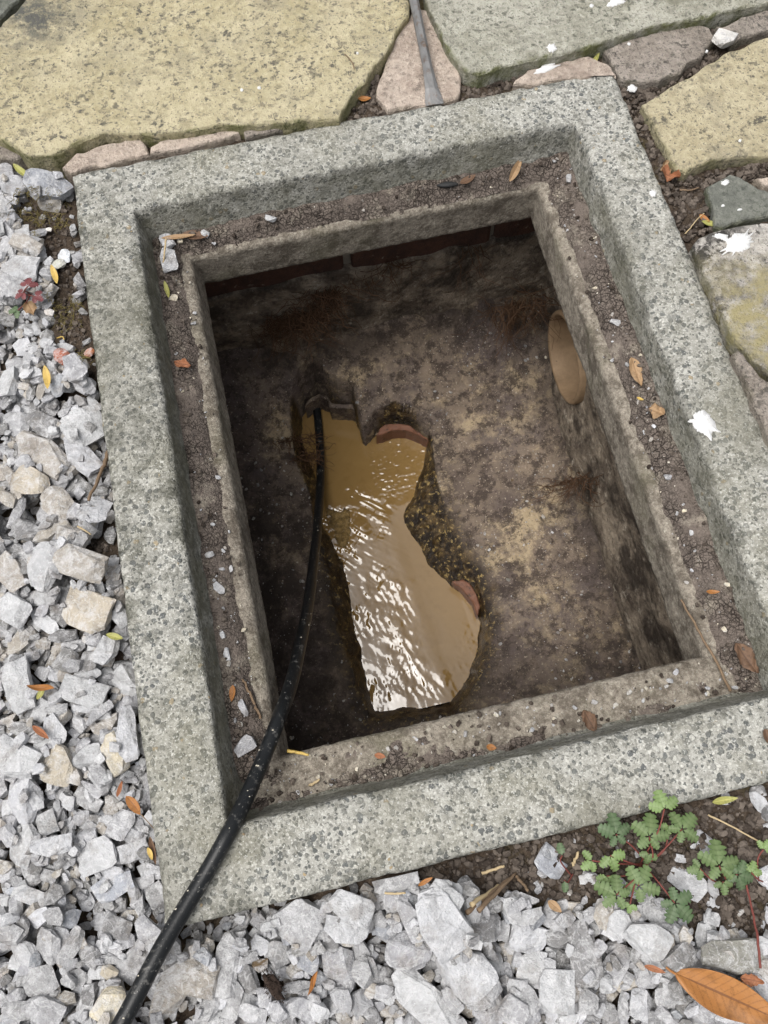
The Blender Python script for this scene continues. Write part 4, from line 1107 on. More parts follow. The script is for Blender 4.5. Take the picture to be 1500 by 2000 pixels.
(-0.1824,-0.5193,0.0219,0.0182,-1.39,'g'), (-0.1656,-0.5167,0.021,0.0128,-0.37,'d'), (-0.1606,-0.53,0.0251,0.0143,0.09,'t'), (-0.1753,-0.4954,0.0237,0.0177,-1.98,'g'),
(-0.0433,-0.5443,0.0186,0.0168,-0.88,'g'), (-0.031,-0.558,0.0213,0.0155,-0.7,'w'), (-0.0827,-0.5492,0.0262,0.011,-0.53,'w'), (0.0039,-0.4452,0.026,0.0171,-0.82,'b'),
(0.004,-0.4794,0.0144,0.0095,0.41,'w'), (0.0142,-0.4847,0.0162,0.0119,-0.22,'y'), (0.0136,-0.5197,0.0529,0.0259,-1.74,'d'), (0.0331,-0.4918,0.0209,0.0119,-2.07,'t'),
(0.045,-0.5029,0.0247,0.0189,0.89,'w'), (0.0647,-0.5168,0.0337,0.0281,-0.82,'w'), (0.0821,-0.5041,0.037,0.0173,-1.11,'g'), (0.0982,-0.5214,0.0228,0.0128,0.7,'w'),
(0.0868,-0.5377,0.0304,0.0196,0.39,'d'), (0.0646,-0.5347,0.0208,0.0086,-0.38,'w'), (0.0385,-0.5398,0.041,0.0192,-2.35,'g'), (0.0638,-0.5522,0.0236,0.018,-0.22,'g'),
(0.0432,-0.552,0.0222,0.016,0.08,'y'), (0.1314,-0.5456,0.0492,0.0259,-0.1,'m'), (0.1196,-0.485,0.0322,0.0202,-0.93,'w'), (0.1383,-0.4939,0.0164,0.0101,-1.73,'w'),
(0.136,-0.5065,0.0125,0.01,0.7,'w'), (0.1272,-0.5163,0.0136,0.0104,-0.55,'g'), (0.0508,-0.5715,0.0238,0.0182,-1.9,'w'), (0.072,-0.5695,0.0181,0.0177,-1.3,'g'),
(0.0829,-0.5553,0.0192,0.0149,-0.22,'w'), (0.0068,-0.5574,0.02,0.0174,-1.88,'g'), (-0.0058,-0.5612,0.0182,0.0138,-0.22,'g'), (0.0195,-0.57,0.0199,0.0144,-0.54,'g'),
(0.0361,-0.5694,0.0204,0.0089,-2.08,'g'), (0.0876,-0.5796,0.0164,0.0138,-0.22,'d'), (0.0991,-0.5869,0.0193,0.0194,-1.31,'g'), (0.1515,-0.573,0.0303,0.0188,-1.12,'w'),
(0.1642,-0.5476,0.0255,0.0137,0.68,'d'), (0.1223,-0.5978,0.0232,0.0084,-0.22,'w'), (0.1463,-0.4576,0.0215,0.0138,-1.34,'w'), (0.1214,-0.4664,0.0143,0.0066,-0.39,'w'),
(0.2047,-0.435,0.0194,0.0122,-1.36,'w'), (0.0299,-0.4304,0.0065,0.0043,-0.22,'w'), (0.0839,-0.4395,0.0055,0.0043,-0.22,'w'), (-0.2693,-0.47,0.0134,0.0111,-0.22,'n')]
gravel = empty('gravel_bed', (0, 0, -.05))
tag(gravel, kind='structure')
order = sorted(range(len(STONES)), key=lambda i: STONES[i][2]*STONES[i][3])
for i in order:
    x, y, L, W, a, t = STONES[i]
    r = np.random.default_rng(3000+i)
    L *= 1.04; W *= 1.04
    x, y = off_frame(x, y, W*.46)
    S = (L, W, W*r.uniform(.32, .46))
    k = int(r.integers(20))
    M = drop(x, y, S, a, k, r, .06, 96 if soil_patch(x, y) else 84, .001)
    if M is None: continue
    o = link(bpy.data.objects.new('stone', ROCKS[k][2]), gravel)
    o.matrix_parent_inverse = Matrix.Translation((0, 0, .05))
    o.matrix_basis = M
    o.color = (*tone(t, r, .08), 1)
def local_mean(A, k):
    B = A.copy()
    for ax_ in (0, 1):
        c = np.cumsum(np.concatenate([np.zeros_like(np.take(B, [0], ax_)), np.pad(B, [(k, k) if a_ == ax_ else (0, 0) for a_ in (0, 1)], mode='edge')], ax_), ax_)
        n_ = A.shape[ax_]
        B = (np.take(c, np.arange(2*k+1, 2*k+1+n_), ax_) - np.take(c, np.arange(n_), ax_)) / (2*k+1)
    return B
LOWMAP = HM < local_mean(HM, 9) - .0025
scatter(1900, .010, .019, [.34, .38, .14, .12, .02], .04, 60, 1.5, low=True, **VIEW)
LOWMAP = HM < local_mean(HM, 6) - .002
scatter(150, .008, .015, [.34, .38, .14, .12, .02], .03, 66, 1.5, **VIEW)
scatter(2600, .005, .011, [.34, .38, .14, .12, .02], .10, 60, 2.0, low=True, **VIEW)
V = np.concatenate(chips_V); F = np.concatenate(chips_F); Cc = np.concatenate(chips_C)
chips = mesh_obj('small_stones', V, F, MCHIP, gravel)
chips.matrix_parent_inverse = Matrix.Translation((0, 0, .05))
ca = chips.data.color_attributes.new('tone_color', 'FLOAT_COLOR', 'POINT')
ca.data.foreach_set('color', Cc.astype(np.float32).ravel())
tag(chips, kind='stuff')
def onto_ledge(x, y):
    """debris at the foot of the recess wall lies on the ledge, not in the wall"""
    if R_LIP[0]-.014 < x < R_LIP[1]+.014 and R_LIP[2]-.014 < y < R_LIP[3]+.014:
        x = min(max(x, R_WALL[0]+.007), R_WALL[1]-.007); y = min(max(y, R_WALL[2]+.007), R_WALL[3]-.007)
    return x, y
def surf_z(x, y, rad=.006):
    i0, i1 = int((x-rad-HX0)/HRES), int((x+rad-HX0)/HRES)+1
    j0, j1 = int((y-rad-HY0)/HRES), int((y+rad-HY0)/HRES)+1
    if abs(x) < FX and abs(y) < FY:
        if R_WALL[0] < x < R_WALL[1] and R_WALL[2] < y < R_WALL[3]: return ledge_z(x, y)
        return 0.0
    zt, o = slab_under(x, y)
    if o is not rim: return zt
    if y > FY or x > FX: return -.008
    return float(HM[max(0, j0):j1, max(0, i0):i1].max())

# crumbs of earth in the joints, on the ledge and in the soil strip
cV, cF, cT = [], [], []
cn = 0
def crumb(x, y, z, s, t=None):
    global cn
    k = int(rng.integers(20)); V, F = ROCKS[k][3], ROCKS[k][4]
    e = np.array(Euler((rng.uniform(0, 6.28), rng.uniform(0, 6.28), rng.uniform(0, 6.28))).to_matrix())
    cV.append((V*np.array([s, s*.85, s*.75])) @ e.T + np.array([x, y, z])); cF.append(F + cn); cn += len(V)
    cT.append(np.full(len(V), rng.random() if t is None else t))
def crumbs_in(poly, n, lo, hi, zf):
    P = np.array(poly); a, b = P.min(0), P.max(0); m = 0
    X_ = rng.uniform(a[0], b[0], n*6); Y_ = rng.uniform(a[1], b[1], n*6)
    for x, y, ok_ in zip(X_, Y_, in_poly(X_, Y_, poly)):
        if m >= n: break
        if not ok_ or blocked(x, y, .002): continue
        s = lo + (hi-lo)*rng.random()**2.2
        crumb(x, y, zf(x, y) + s*.15, s); m += 1
gz = lambda x, y: float(ground_z(np.array(x), np.array(y)))
crumbs_in([p for p in SOIL_NEAR], 3400, .002, .009, gz)
crumbs_in(SOIL_LEFT, 420, .002, .007, gz)
crumbs_in(SOIL_MID, 60, .002, .007, gz)
for poly, n in (([(0.0131, 0.4422), (0.0615, 0.4983), (0.0486, 0.4501), (0.053, 0.4263), (0.0031, 0.4255)], 160), ([(0.3411, 0.4064), (0.3891, 0.3816), (0.4209, 0.3778), (0.3604, 0.3553), (0.3641, 0.2542), (0.3937, 0.2223), (0.3798, 0.1674), (0.3454, 0.1576), (0.3413, 0.2952)], 520), ([(0.3732, 0.2442), (0.4755, 0.2453), (0.5036, 0.2197), (0.4532, 0.2206), (0.424, 0.2355), (0.3942, 0.2237)], 240),
                ([(0.1459, 0.4257), (0.1563, 0.4529), (0.22, 0.4558), (0.2358, 0.4415), (0.2116, 0.4261), (0.1838, 0.4204)], 130), ([(0.3368, 0.4552), (0.4929, 0.4647), (0.4893, 0.4548), (0.3449, 0.4487)], 60), ([(0.3477, 0.3962), (0.3952, 0.3801), (0.4872, 0.4128), (0.4808, 0.432)], 140)):
    P = np.array(poly); a, b = P.min(0), P.max(0); m = 0
    X_ = rng.uniform(a[0], b[0], n*5); Y_ = rng.uniform(a[1], b[1], n*5); ins = in_poly(X_, Y_, poly)
    for x, y, ok_ in zip(X_, Y_, ins):
        if m >= n: break
        if not ok_ or (abs(x) < FX and abs(y) < FY) or slab_under(x, y)[1] is not rim: continue
        s = .002 + .007*rng.random()**2; crumb(x, y, -.010 + s*.2, s); m += 1
m = 0
X_ = rng.uniform(R_WALL[0], R_WALL[1], 9000); Y_ = rng.uniform(R_WALL[2], R_WALL[3], 9000)
for x, y in zip(X_, Y_):
    if R_OPEN[0]-.005 < x < R_OPEN[1]+.005 and R_OPEN[2]-.005 < y < R_OPEN[3]+.005: continue
    d = min(x-R_WALL[0], R_WALL[1]-x, y-R_WALL[2], R_WALL[3]-y)
    if rng.random() > (.75 if d < .014 else .22): continue
    if m > 1500: break
    s = .0012 + .0055*rng.random()**3
    crumb(x, y, ledge_z(x, y) + s*.15, s, None); m += 1
crumbs = mesh_obj('soil_crumbs', np.concatenate(cV), np.concatenate(cF), MCRUMB)
float_attr(crumbs, 'tone', np.concatenate(cT))
tag(crumbs, 'dark brown crumbs of soil in the joints, on the ledge and beside the gravel', 'soil', kind='stuff')
# pale grit flakes on the ledge and in the soil
fV, fF, fC = [], [], []; fn = 0
m = 0
for x, y in zip(X_[::-1], Y_[::-1]):
    if R_OPEN[0]-.005 < x < R_OPEN[1]+.005 and R_OPEN[2]-.005 < y < R_OPEN[3]+.005: continue
    if rng.random() > (.35 if (y < -.30 or x > .235 or (x < -.235 and y < 0)) else .12): continue
    s = .0012 + .0045*rng.random()**3.5; k = int(rng.integers(20)); V, F = ROCKS[k][3], ROCKS[k][4]
    e = np.array(Euler((rng.normal(0, .3), rng.normal(0, .3), rng.uniform(0, 6.28))).to_matrix())
    fV.append((V*np.array([s*1.3, s*.9, s*.45])) @ e.T + np.array([x, y, ledge_z(x, y) + s*.15])); fF.append(F + fn); fn += len(V)
    fC.append(np.repeat([[*tone(rng.choice(['w', 'g', 't', 'q']), rng, .2), 1.0]], len(V), 0)); m += 1
    if m > 420: break
grit = mesh_obj('pale_grit', np.concatenate(fV), np.concatenate(fF), MCHIP)
ca = grit.data.color_attributes.new('tone_color', 'FLOAT_COLOR', 'POINT')
ca.data.foreach_set('color', np.concatenate(fC).astype(np.float32).ravel())
tag(grit, 'pale grit flakes scattered over the muddy ledge', 'grit', kind='stuff')

# grit lying on the chamber floor
gx0 = rng.uniform(CX0+.01, CX1-.01, 2600); gy0 = rng.uniform(CY0+.01, CY1-.03, 2600)
okk = ~in_poly(gx0, gy0, BPOLY) & (fbm(gx0, gy0, 0, 14, 3, 99) > -.12)
gx0, gy0 = gx0[okk][:900], gy0[okk][:900]
gz0 = bench_z(gx0, gy0)
fV, fF, fC = [], [], []; fn = 0
for x, y, z in zip(gx0, gy0, gz0):
    s = .0012 + .0042*rng.random()**4; k = int(rng.integers(20)); V, F = ROCKS[k][3], ROCKS[k][4]
    e = np.array(Euler((rng.normal(0, .3), rng.normal(0, .3), rng.uniform(0, 6.28))).to_matrix())
    fV.append((V*np.array([s*1.3, s*.9, s*.6])) @ e.T + np.array([x, y, z + s*.12])); fF.append(F + fn); fn += len(V)
    fC.append(np.repeat([[*tone(rng.choice(['w', 't', 'd', 'n', 'm', 'q'], p=[.05, .25, .24, .24, .20, .02]), rng, .2), 1.0]], len(V), 0))
pg = mesh_obj('chamber_grit', np.concatenate(fV), np.concatenate(fF), MCHIP)
ca = pg.data.color_attributes.new('tone_color', 'FLOAT_COLOR', 'POINT')
ca.data.foreach_set('color', np.concatenate(fC).astype(np.float32).ravel())
tag(pg, 'fine grit scattered on the chamber floor', 'grit', kind='stuff')

# ------------------------------------------------------------------ black hose
hp = [(-0.6416, -0.6697, 0.03), (-0.529, -0.6157, 0.03), (-0.4479, -0.5558, 0.028), (-0.3915, -0.4947, 0.026), (-0.3731, -0.4751, 0.024), (-0.3465, -0.4414, 0.02), (-0.3248, -0.4152, 0.014), (-0.2968, -0.3846, 0.0088), (-0.2717, -0.3558, 0.008), (-0.2538, -0.3288, -0.008), (-0.2345, -0.2948, -0.03), (-0.2155, -0.2589, -0.048), (-0.2013, -0.2174, -0.1), (-0.1879, -0.1513, -0.19), (-0.1783, -0.0957, -0.27), (-0.1656, -0.0105, -0.375), (-0.1517, 0.0757, -0.47), (-0.1361, 0.1738, -0.555), (-0.124, 0.2494, -0.597), (-0.1146, 0.3214, -0.608), (-0.111, 0.3659, -0.611), (-0.1096, 0.4086, -0.612)]
path = smooth_path(hp, 10)
Vh, Fh = tube(path, .0075, 20)
hose = mesh_obj('hose', Vh, Fh, MHOSE, None, True)
tag(hose, 'black rubber hose running over the frame corner down into the muddy water', 'hose')
# flecks of grit and leaf stuck to it
MFLECK = mat_plain('grit_flecks', (.35, .31, .22), (.6, .57, .5), .9, 200, .4)
V, F = [], []
for i in range(34):
    j = random.randrange(40, len(path)-25)
    c = path[j]; t = (path[j+1]-path[j]).normalized()
    sd_ = t.cross(Vector((0, 0, 1))).normalized(); up = sd_.cross(t)
    a = random.uniform(.1, 3.0); rr = .0075
    p = c + (sd_*math.cos(a) + up*math.sin(a)) * rr
    s = random.uniform(.0005, .0013)
    k = random.randrange(20); rv, rf = ROCKS[k][3], ROCKS[k][4]
    b = len(V)
    V += [(p.x + v[0]*s*1.6, p.y + v[1]*s, p.z + v[2]*s) for v in rv.tolist()]
    F += [tuple(b+q for q in f) for f in rf.tolist()]
tag(mesh_obj('grit_flecks', V, F, MFLECK, hose), kind='stuff')

# ------------------------------------------------------------------ steel chisel
cp = [(0.11, 0.4157, 0.0045), (0.1168, 0.4731, 0.01), (0.1229, 0.5726, 0.018), (0.1334, 0.7599, 0.04)]
A, B = Vector(cp[0]), Vector(cp[-1])
ax = (B-A); CL = ax.length; ax.normalize()
mid = Vector(cp[1])
sx_ = ax.cross(Vector((0, 0, 1))).normalized(); up = sx_.cross(ax)
chisel = empty('chisel', A)
tag(chisel, 'worn steel cold chisel with flared blade resting on the frame top edge', 'chisel')
def loft(secs, name, mat, parent):
    bm = bmesh.new(); rows = []
    for (s, w, h, sag) in secs:
        row = []
        for k in range(8):
            a = math.pi/8 + k*math.pi/4
            row.append(bm.verts.new(ax*s + sx_*(w/2*math.cos(a)*1.08) + up*(h/2*math.sin(a)*1.08 + sag)))
        rows.append(row)
    for a, b in zip(rows[:-1], rows[1:]):
        for k in range(8): bm.faces.new((a[k], a[(k+1) % 8], b[(k+1) % 8], b[k]))
    bm.faces.new(rows[0]); bm.faces.new(rows[-1])
    return bm_obj(name, bm, mat, parent)
loft([(0, .0225, .0016, -.0022), (.006, .0222, .003, -.002), (.022, .0165, .0062, -.001), (.045, .0128, .0088, 0)], 'blade', MSTEEL, chisel)
loft([(.045, .0126, .009, 0), (.058, .0116, .0105, 0), (CL*.5, .0112, .0108, 0), (CL*.93, .0112, .0108, 0)], 'shaft', MSTEEL, chisel)
loft([(CL*.93, .0112, .0108, 0), (CL*.97, .0125, .0122, 0), (CL*.99, .0145, .014, 0), (CL, .012, .0115, 0)], 'head', MSTEEL, chisel)

# ------------------------------------------------------------------ loose stones lying on the ledge
LOOSE = [((-0.247, 0.3344, 0.0206, -1.2774), .022/.03, 'w', 'white stone in the corner of the ledge, the upper of two'),
         ((-0.2489, 0.3069, 0.0318, -1.4911), .6, 'w', 'longer white stone in the corner of the ledge, the lower of two'),
         ((-0.2507, 0.2531, 0.0096, -0.4348), .9, 'q', 'round cream pebble on the left ledge'),
         ((-0.2313, 0.3321, 0.0077, -0.2395), .9, 'q', 'tiny cream pebble beside the white stones on the ledge'),
         ((-0.1997, 0.363, 0.0102, -0.6395), .8, 'w', 'white pebble at the foot of the upper recess wall'),
         ((-0.1175, 0.3502, 0.0136, -0.6448), .7, 'w', 'white pebble on the upper ledge'),
         ((-0.2617, -0.0768, 0.0092, 0.3301), .7, 'w', 'white chip at the middle of the left ledge'),
         ((-0.2536, -0.1136, 0.0148, -0.9079), .55, 'w', 'thin pale flake on the left ledge'),
         ((-0.2726, -0.1653, 0.0077, -1.2206), .6, 'w', 'small white crumb on the left ledge near the wall'),
         ((-0.2487, -0.2418, 0.0177, -1.3035), .4, 'w', 'narrow white splinter beside the orange leaf on the ledge'),
         ((-0.2528, -0.2783, 0.0218, 0.2957), .7, 'g', 'flat grey stone on the ledge left of the hose'),
         ((-0.2649, -0.185, 0.0129, -1.5553), .5, 'w', 'upright pale chip against the left recess wall'),
         ((0.2659, 0.3033, 0.0133, -1.7281), .5, 'w', 'white chip at the foot of the right recess wall'),
         ((0.2458, -0.1022, 0.01, -0.2316), .6, 'g', 'square grey chip on the right ledge'),
         ((0.2483, 0.0948, 0.012, -0.8506), .6, 'g', 'grey chip in the cracked mud of the right ledge'),
         ((0.4918, 0.4488, 0.0, 0.0), 0, 'w', None)]
for i, ((x, y, L, a), asp, t, lab) in enumerate(LOOSE):
    if lab is None: continue
    r = np.random.default_rng(9000+i); k = int(r.integers(20))
    o = link(bpy.data.objects.new('stone', ROCKS[k][2]))
    W = L*asp; h = W*.6
    x, y = onto_ledge(x, y)
    o.location = (x, y, ledge_z(x, y) + h*.36); o.rotation_euler = (r.normal(0, .1), r.normal(0, .1), a); o.scale = (L, W, h)
    o.color = (*tone(t, r, .05), 1)
    tag(o, lab, 'stone', 'loose stones on the ledge')
(x, y, L, a) = (0.4862, 0.4268, 0.0298, 0.7593)
o = link(bpy.data.objects.new('stone', ROCKS[4][2])); o.location = (x, y, .006); o.rotation_euler = (0, 0, a); o.scale = (L, L*.8, .016); o.color = (.6, .58, .55, 1)
tag(o, 'white broken stone wedged between mortar pieces at the upper right', 'stone')
for (d, col, zc, lab, nm, cat) in (((-0.3625, 0.312, 0.0191, -1.523), (.80, .84, .88, 1), .008, 'white painted stone on the bare soil left of the frame', 'stone', 'stone'), ((-0.369, 0.3011, 0.0154, 0.405), (.5, .5, .42, 1), .004, 'pale stone with green lichen beside the white painted one', 'stone', 'stone'),
        ((-0.373, 0.1716, 0.0216, -0.7709), (.34, .10, .05, 1), .006, 'dark red brick fragment on the gravel', 'brick_fragment', 'brick fragment'), ((-0.348, 0.179, 0.0129, 0.7858), (.45, .15, .05, 1), .006, 'small orange brick fragment against the frame', 'brick_fragment', 'brick fragment'),
        ((-0.3748, 0.3507, 0.0068, -0.2399), (.78, .74, .68, 1), .003, 'round white pebble on the bare soil', 'stone', 'stone'), ((-0.3859, 0.2395, 0.011, -0.4307), (.8, .74, .68, 1), .003, 'cream pebble below the white painted stone', 'stone', 'stone')):
    x, y, L, a = d
    o = link(bpy.data.objects.new(nm, ROCKS[7][2])); o.location = (x, y, surf_z(x, y, .004) + zc*.5); o.rotation_euler = (.05, -.08, a); o.scale = (L, L*.75, L*.4); o.color = col
    tag(o, lab, cat)

# ------------------------------------------------------------------ leaves
ML = {'green': mat_leaf('herb_leaf', (.055, .095, .03), (.105, .16, .052), (.15, .2, .09), .55),
      'lime': mat_leaf('young_herb_leaf', (.10, .165, .045), (.165, .24, .075), (.2, .27, .12), .55),
      'dark': mat_leaf('old_herb_leaf', (.04, .075, .03), (.07, .12, .045), (.12, .16, .09), .55),
      'orange': mat_leaf('orange_dead_leaf', (.24, .098, .026), (.38, .17, .05), (.15, .06, .018), .5),
      'yellow': mat_leaf('yellow_dead_leaf', (.42, .28, .06), (.55, .40, .13), (.38, .26, .06), .5),
      'olive': mat_leaf('yellow_green_leaf', (.20, .21, .055), (.34, .32, .10), (.40, .38, .12), .5),
      'brown': mat_leaf('brown_dead_leaf', (.09, .05, .03), (.19, .115, .07), (.07, .04, .025), .7),
      'tan': mat_leaf('tan_dead_leaf', (.27, .17, .09), (.38, .26, .15), (.20, .12, .06), .7),
      'red': mat_leaf('red_seedling_leaf', (.12, .03, .035), (.20, .055, .06), (.15, .05, .05), .5),
      'rust': mat_leaf('rusty_dead_leaf', (.24, .09, .04), (.36, .16, .08), (.15, .06, .03), .7)}
MTWIG = mat_plain('dry_twig', (.12, .08, .05), (.24, .17, .11), .85, 150, .6)
MSTRAW = mat_plain('straw', (.36, .27, .15), (.52, .42, .26), .75, 150, .4)
MSTEM = mat_plain('red_stem', (.13, .035, .03), (.20, .06, .045), .6, 150, .2)

def leaf_mesh(L, W, fold=.25, curl=.5, twist=0., wave=.0, nu=16, nv=6, ragged=0., seed=0, tip=1.0):
    r = random.Random(seed)
    us = np.linspace(0, 1, nu); vs2 = np.linspace(-1, 1, 2*nv+1)
    V = []; vein = []
    for u in us:
        w = W/2 * (math.sin(math.pi * u**.85) ** .8 if 0 < u < 1 else 0) * (1 + ragged*r.uniform(-.4, .3)) + .0002
        for v in vs2:
            x = (u-.5)*L; y = v*w
            z = abs(v)*w*fold + curl*L*((u-.5)**2)*1.2 + wave*W*math.sin(9*u + 3*v + seed)*abs(v)
            ang = twist*(u-.5)
            y, z = y*math.cos(ang) - z*math.sin(ang), y*math.sin(ang) + z*math.cos(ang)
            V.append((x, y, z)); vein.append(1.0 if abs(v) < .06 else (.5 if abs((u*13 - abs(v)*1.6) % 1 - .5) < .07 else 0))
    n = len(vs2)
    F = [(i*n+j, i*n+j+1, (i+1)*n+j+1, (i+1)*n+j) for i in range(nu-1) for j in range(n-1)]
    return V, F, vein
def fallen_leaf(name, label, cat, d, wr, mat, dz=.002, fold=.25, curl=.4, twist=0., wave=.0, tilt=(0, 0), ragged=0., seed=0, group=None, stalk=.0):
    x, y, L, a = d
    x, y = onto_ledge(x, y)
    V, F, vein = leaf_mesh(L, L*wr, fold, curl, twist, wave, ragged=ragged, seed=seed)
    zmin = min(v[2] for v in V)
    o = mesh_obj(name, V, F, ML[mat], None, True)
    float_attr(o, 'vein', vein)
    o.location = (x, y, surf_z(x, y) + dz - zmin); o.rotation_euler = (tilt[0], tilt[1], a)
    if stalk:
        v, f = tube([(L*.48, 0, V[-1][2]), (L*.55, .001, V[-1][2] + .001), (L*.5 + stalk, .002, V[-1][2] + .0005)], [.0006, .0005, .0004], 5)
        mesh_obj('stalk', v, f, MTWIG, o)
    return tag(o, label, cat, group)
FL = fallen_leaf
# the large orange leaf
x, y, L, a = (0.1158, -0.5721, 0.0924, -0.6145)
V, F, vein = leaf_mesh(L, L*.34, .30, .10, .25, .05, 110, 22, seed=2)
big = mesh_obj('fallen_leaf', V, F, ML['orange'], None, True); float_attr(big, 'vein', vein)
big.location = (x, y, surf_z(x, y, .02) + .004); big.rotation_euler = (.10, -.04, a)
v, f = tube([(-L*.5, 0, .004), (-L*.56, .001, .006), (-L*.60, .002, .006)], [.0011, .001, .0009], 6)
mesh_obj('stalk', v, f, ML['orange'], big)
tag(big, 'large orange-brown pointed leaf lying on the gravel, lower right corner', 'leaf')
so = big.modifiers.new('thick', 'SOLIDIFY'); so.thickness = .0004
FL('fallen_leaf', 'yellow-green slender leaf on the gravel near the buff slab', 'leaf', (-0.3996, 0.4434, 0.0302, -0.9622), .26, 'olive', seed=1)
FL('fallen_leaf', 'yellow slender leaf on the soil below the white painted stone', 'leaf', (-0.3712, 0.2777, 0.0275, -1.4064), .24, 'yellow', seed=2)
FL('fallen_leaf', 'bright yellow leaf upright among the gravel left of the frame', 'leaf', (-0.3917, 0.1466, 0.0299, -1.5391), .26, 'yellow', .004, seed=3)
FL('fallen_leaf', 'cut green leaf on the gravel against the frame', 'leaf', (-0.3581, -0.1479, 0.0178, -0.4651), .36, 'olive', seed=4)
FL('fallen_leaf', 'curled orange leaf among gravel with an olive leaf beneath', 'leaf', (-0.427, -0.1859, 0.0266, -0.0866), .22, 'orange', .004, .6, 1.0, .8, seed=5)
FL('fallen_leaf', 'short olive leaf under the curled orange leaf', 'leaf', (-0.4303, -0.1897, 0.014, 0.9608), .4, 'olive', .001, seed=6)
FL('fallen_leaf', 'tan folded leaf between grey stones, far left', 'leaf', (-0.4317, -0.2278, 0.0207, -0.8217), .28, 'rust', .002, .7, seed=7)
FL('fallen_leaf', 'glossy orange leaf on the gravel beside the frame', 'leaf', (-0.3586, -0.311, 0.0222, -1.0415), .40, 'orange', .004, .35, .5, seed=8, stalk=.02)
FL('fallen_leaf', 'narrow brown leaf wedged between gravel and frame', 'leaf', (-0.3469, -0.3537, 0.0249, -1.4794), .20, 'brown', .004, .8, .2, seed=9)
FL('fallen_leaf', 'small yellow leaf bit beside the narrow brown leaf', 'leaf', (-0.349, -0.3559, 0.0117, -1.3374), .35, 'yellow', .006, seed=10)
FL('fallen_leaf', 'thin orange leaf standing between stones, lower left', 'leaf', (-0.3722, -0.2927, 0.015, 1.1159), .25, 'rust', .004, .7, seed=11)
FL('fallen_leaf', 'twisted orange leaf on stones below the frame', 'leaf', (-0.2237, -0.4911, 0.0195, -1.8838), .22, 'orange', .005, .9, .9, 1.2, seed=12)
FL('fallen_leaf', 'orange leaf half under a stone near the big orange leaf', 'leaf', (0.0615, -0.5382, 0.0177, -0.5111), .26, 'rust', .002, seed=13)
FL('fallen_leaf', 'rusty leaf piece tucked above the big orange leaf', 'leaf', (0.1387, -0.5646, 0.0187, -0.3791), .5, 'rust', .002, .3, .3, 0, .2, ragged=.7, seed=14)
FL('fallen_leaf', 'yellow-green leaf on the soil under the frame edge, lower right', 'leaf', (0.1725, -0.4268, 0.0238, -0.0603), .26, 'olive', .004, seed=15)
FL('fallen_leaf', 'crumpled rusty leaf on the soil right of the frame', 'leaf', (0.3549, 0.2477, 0.0228, -0.5735), .7, 'rust', .003, .5, .8, .6, .35, ragged=.9, seed=16)
FL('fallen_leaf', 'second crumpled scrap beneath the rusty leaf', 'leaf', (0.3546, 0.2579, 0.0182, -1.4585), .6, 'tan', .002, .5, .8, .6, .35, ragged=.9, seed=17)
FL('fallen_leaf', 'yellow-green leaf on the soil beside the dark grey stone', 'leaf', (0.3802, 0.1724, 0.0256, -0.3694), .28, 'olive', .004, seed=18)
FL('fallen_leaf', 'small orange leaf touching the yellow-green one by the grey stone', 'leaf', (0.3741, 0.1813, 0.0145, -0.9966), .5, 'orange', .004, seed=19)
FL('fallen_leaf', 'green blade lying on the mortar at the frame far corner', 'leaf', (0.3239, 0.4412, 0.0275, 0.8346), .22, 'olive', .004, .5, seed=20)
FL('fallen_leaf', 'tan serrated leaf on the right ledge', 'leaf', (0.2499, 0.0262, 0.0385, -1.6084), .36, 'tan', .002, .35, .15, 0, .12, ragged=.35, seed=21)
FL('fallen_leaf', 'square brown leaf scrap on the right ledge', 'leaf', (0.2541, -0.0282, 0.018, -0.6321), .95, 'tan', .002, .3, .3, 0, .2, ragged=.3, seed=22)
FL('fallen_leaf', 'olive curled leaf in the upper left ledge corner', 'leaf', (-0.2317, 0.3517, 0.0418, -0.1133), .16, 'tan', .004, .5, .15, seed=23)
FL('fallen_leaf', 'dark brown leaf behind the olive curled leaf', 'leaf', (-0.2117, 0.3563, 0.0324, -0.3234), .4, 'brown', .001, .3, .2, seed=24)
FL('fallen_leaf', 'orange seed leaf on the left ledge', 'leaf', (-0.2586, -0.2254, 0.0163, -1.8221), .36, 'orange', .002, .3, .2, seed=25)
FL('fallen_leaf', 'brown pointed leaf on the near ledge', 'leaf', (0.0863, -0.3304, 0.0242, -1.3243), .55, 'brown', .002, .3, .3, 0, .2, ragged=.4, seed=26)
FL('fallen_leaf', 'brown papery leaf in the near right ledge corner', 'leaf', (0.254, -0.3073, 0.0351, -1.2888), .5, 'brown', .002, .3, .2, 0, .15, ragged=.3, seed=27)
FL('fallen_leaf', 'orange sliver on the right ledge near the corner', 'leaf', (0.2449, -0.2351, 0.0138, -0.2283), .3, 'orange', .002, seed=28)
FL('fallen_leaf', 'brown leaf on the upper ledge beside the black pellet', 'leaf', (0.1338, 0.3507, 0.0236, 0.3753), .4, 'brown', .002, .4, seed=29)
FL('fallen_leaf', 'tan leaf standing on the upper ledge below the broken lip', 'leaf', (0.195, 0.3441, 0.0405, 0.899), .24, 'tan', .004, .5, .1, 0, 0, (.5, 0), seed=30)
FL('fallen_leaf', 'brown leaf scrap on the left ledge', 'leaf', (-0.252, 0.1573, 0.0197, -0.4269), .6, 'rust', .001, .3, .2, 0, .2, ragged=.5, seed=31)
FL('fallen_leaf', 'small orange leaf flake on the near ledge', 'leaf', (-0.0157, -0.3369, 0.01, -0.394), .6, 'orange', .001, seed=32)
FL('fallen_leaf', 'orange leaf flake near the hose on the near ledge', 'leaf', (-0.1253, -0.3164, 0.0111, -0.3918), .5, 'rust', .001, seed=33)
FL('fallen_leaf', 'green sliver against the left recess wall', 'leaf', (-0.2766, 0.2633, 0.025, -1.4809), .2, 'olive', .002, seed=34)
